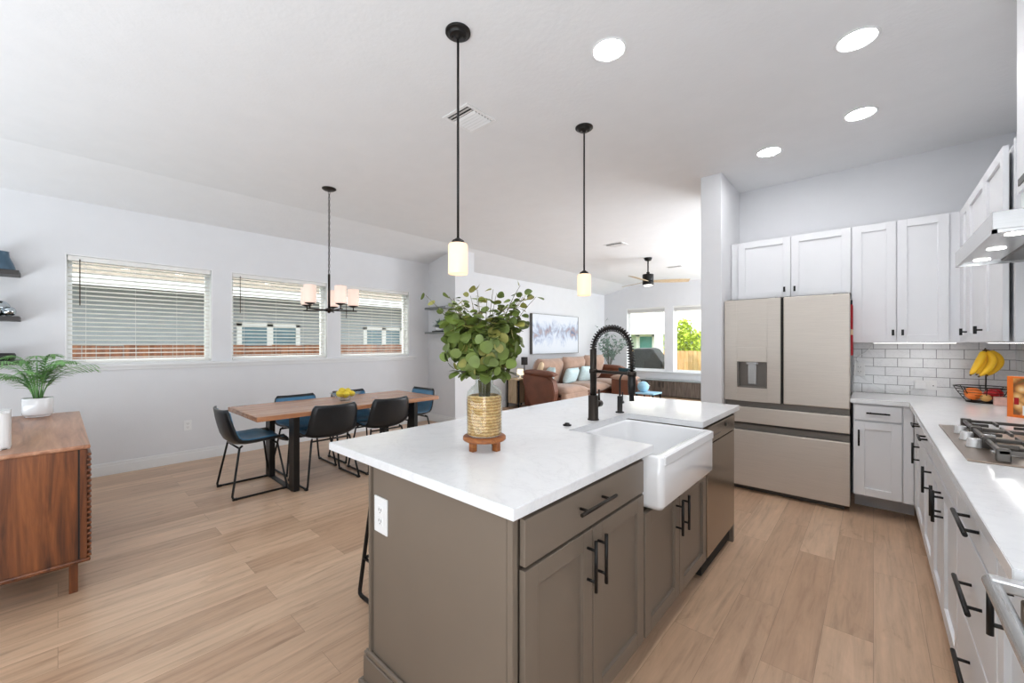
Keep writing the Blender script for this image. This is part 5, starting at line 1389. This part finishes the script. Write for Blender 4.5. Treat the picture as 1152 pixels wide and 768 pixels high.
# second sofa with its back to the kitchen
t = thing('loveseat', 'brown leather loveseat with its back to the kitchen, seen behind the faucet', 'sofa', (-4.1, 8.65, 0))
bm = NB(); box(bm, -4.36, -3.80, 8.20, 8.36, 0.06, 0.58, 0.03, 3); obj('backrest', bm, 'leather', t)
bm = NB(); box(bm, -4.36, -3.80, 8.36, 9.0, 0.06, 0.30, 0.02); obj('base', bm, 'leather', t)
bm = NB(); cushion(bm, 0.60, 0.26, 0.12, Matrix.Translation((-4.08, 8.30, 0.60)), n=10); obj('back_cushion', bm, 'suede', t)
bm = NB(); cushion(bm, 0.56, 0.66, 0.20, Matrix.Translation((-4.08, 8.68, 0.38)), n=10); obj('seat_cushion', bm, 'suede', t)
bm = NB(); cushion(bm, 0.34, 0.36, 0.14, Matrix.Translation((-4.19, 8.60, 0.63)) @ Matrix.Rotation(R(90), 4, 'Z') @ Matrix.Rotation(R(75), 4, 'Y'), n=8); single('throw_pillow', bm, 'teal_dark', 'dark teal throw pillow above the loveseat back', 'pillow', (-4.19, 8.60, 0.63), 'throw pillows on the sofas')
# low table with a light blue cushion beside it
t = thing('side_table', 'small low table with a pale blue top beside the loveseat', 'table', (-3.55, 8.35, 0))
bm = NB(); box(bm, -3.76, -3.36, 8.12, 8.56, 0.285, 0.315, 0.006); obj('table_top', bm, 'lightblue', t)
for x in (-3.735, -3.385):
    for y in (8.145, 8.535):
        bm = NB(); box(bm, x-0.015, x+0.015, y-0.015, y+0.015, 0, 0.287, 0.002); obj('leg', bm, 'black', t)
bm = NB(); ball(bm, (-3.66, 8.30, 0.43), 0.12, (1, 1, 0.95), 20, 14); single('round_cushion', bm, 'lightblue', 'round light blue cushion on the low table behind the faucet', 'cushion', (-3.66, 8.30, 0.316))
# speaker, lamp and table between the sofa arm and the wall
t = thing('side_table', 'pale wooden side table between the sofa and the wall', 'table', (-5.56, 6.55, 0))
bm = NB(); box(bm, -5.80, -5.44, 6.30, 6.80, 0.58, 0.61, 0.004); obj('table_top', bm, 'pale_wood', t)
bm = NB(); box(bm, -5.78, -5.52, 6.33, 6.78, 0.10, 0.58, 0.004); obj('drawer_box', bm, 'pale_wood', t)
for x in (-5.77, -5.465):
    for y in (6.33, 6.77):
        bm = NB(); box(bm, x-0.015, x+0.015, y-0.015, y+0.015, 0, 0.581, 0.002); obj('leg', bm, 'black', t)
t = thing('table_lamp', 'small lit lamp on the pale side table behind the sofa arm', 'lamp', (-5.53, 6.46, 0.61))
bm = NB(); lathe(bm, [(0.06, 0), (0.06, 0.012), (0.015, 0.02), (0.013, 0.09)], (-5.53, 6.46, 0.61), 20); obj('base', bm, 'white', t)
bm = NB(); lathe(bm, [(0.075, 0.08), (0.062, 0.20), (0.058, 0.20), (0.071, 0.08)], (-5.53, 6.46, 0.61), 28, False, False); obj('lamp_shade', bm, 'lampglow', t)
def spk(label, x, y, z, base):
    t = thing('satellite_speaker', label, 'speaker', (x, y, base))
    bm = NB(); box(bm, x-0.05, x+0.05, y-0.055, y+0.055, z, z+0.17, 0.008); obj('cabinet', bm, 'fabric_dark', t)
    bm = NB(); tube(bm, [(x, y, base+0.01), (x, y, z+0.01)], 0.010, 8); lathe(bm, [(0.09, 0), (0.09, 0.008), (0.02, 0.016)], (x, y, base), 22); obj('stand', bm, 'black', t)
spk('dark box speaker on a short stand above the lit table lamp', -5.62, 6.70, 0.885, 0.61)
spk('dark box speaker on a stand in the far corner by the tall plant', -5.75, 10.12, 0.84, 0.0)
# tall branching plant in the corner
qx, qy = -5.36, 9.98
t = thing('potted_tree', 'airy grey-green branching plant in a sage vase in the far corner', 'plant', (qx, qy, 0))
bm = NB(); lathe(bm, [(0.12, 0), (0.17, 0.1), (0.20, 0.35), (0.17, 0.62), (0.13, 0.74), (0.14, 0.76), (0.12, 0.755), (0.10, 0.70), (0.0, 0.68)], (qx, qy, 0), 32); obj('pot', bm, 'sage', t)
bs, bl = NB(), NB(); rnd = random.Random(9)
for k in range(24):
    a = rnd.uniform(0, 2*PI); ln = rnd.uniform(0.62, 0.98); sp = rnd.uniform(0.15, 0.75)
    if k == 0: ln, sp = 1.34, 0.02
    if k == 1: ln, sp, a = 1.15, 0.42, math.atan2(-lat.y, -lat.x)
    if k == 2: ln, sp, a = 1.05, 0.62, math.atan2(lat.y, lat.x)
    p = Vector((qx, qy, 0.66)); d = Vector((math.cos(a)*sp*0.45, math.sin(a)*sp*0.45, 1)).normalized(); pts = [p.copy()]
    for i in range(10):
        p = p+d*(ln/10); d = (d+Vector((math.cos(a)*sp*0.10, math.sin(a)*sp*0.10, 0))+Vector((rnd.gauss(0, .07), rnd.gauss(0, .07), 0))).normalized(); pts.append(p.copy())
    tube(bs, pts, [0.005-0.0036*i/10 for i in range(11)], 5)
    for i in range(4, 11):
        if rnd.random() < 0.75:
            dv = Vector((rnd.gauss(0, 1), rnd.gauss(0, 1), 0.7)).normalized(); q0 = pts[i]; q1 = q0+dv*rnd.uniform(0.07, 0.15)
            tube(bs, [q0, q1], [0.0022, 0.0012], 4)
            spots = [q0.lerp(q1, f) for f in (0.4, 0.7, 1.0)]
        else: spots = [pts[i]]
        for sp_ in spots:
            for q in range(2 if k > 2 else 1):
                dv = Vector((rnd.gauss(0, 1), rnd.gauss(0, 1), rnd.gauss(0.1, .8))).normalized()
                leaf_bm(bl, sp_, dv, Vector((rnd.gauss(0, 1), rnd.gauss(0, 1), 0.6)), rnd.uniform(0.035, 0.06), 0.013, 0.2, seg=3)
obj('branch', bs, 'bark_grey', t); obj('foliage', bl, 'dusty', t)
# media console under the far windows
t = thing('media_console', 'low grey-brown wooden console under the living room windows', 'console', (-3.5, 10.35, 0))
bm = NB(); box(bm, -4.55, -2.35, 10.17, 10.54, 0.02, 0.40, 0.003); obj('body', bm, 'console_wood', t)
bm = NB(); box(bm, -4.57, -2.33, 10.15, 10.55, 0.40, 0.418, 0.004); obj('top', bm, 'greyshelf', t)
FM = ('y-', 10.17)
for k in range(4):
    u0 = -4.54+k*0.5475
    bm = slab_bm(FM, u0, u0+0.542, 0.04, 0.392, 0.018); d = obj('door', bm, 'console_wood', t)
    bm = NB(); uu = u0+0.50 if k % 2 == 0 else u0+0.04
    fbox(bm, FM, uu-0.008, uu+0.008, 0.017, 0.03, 0.24, 0.37, 0.002); obj('pull_handle', bm, 'black', d)
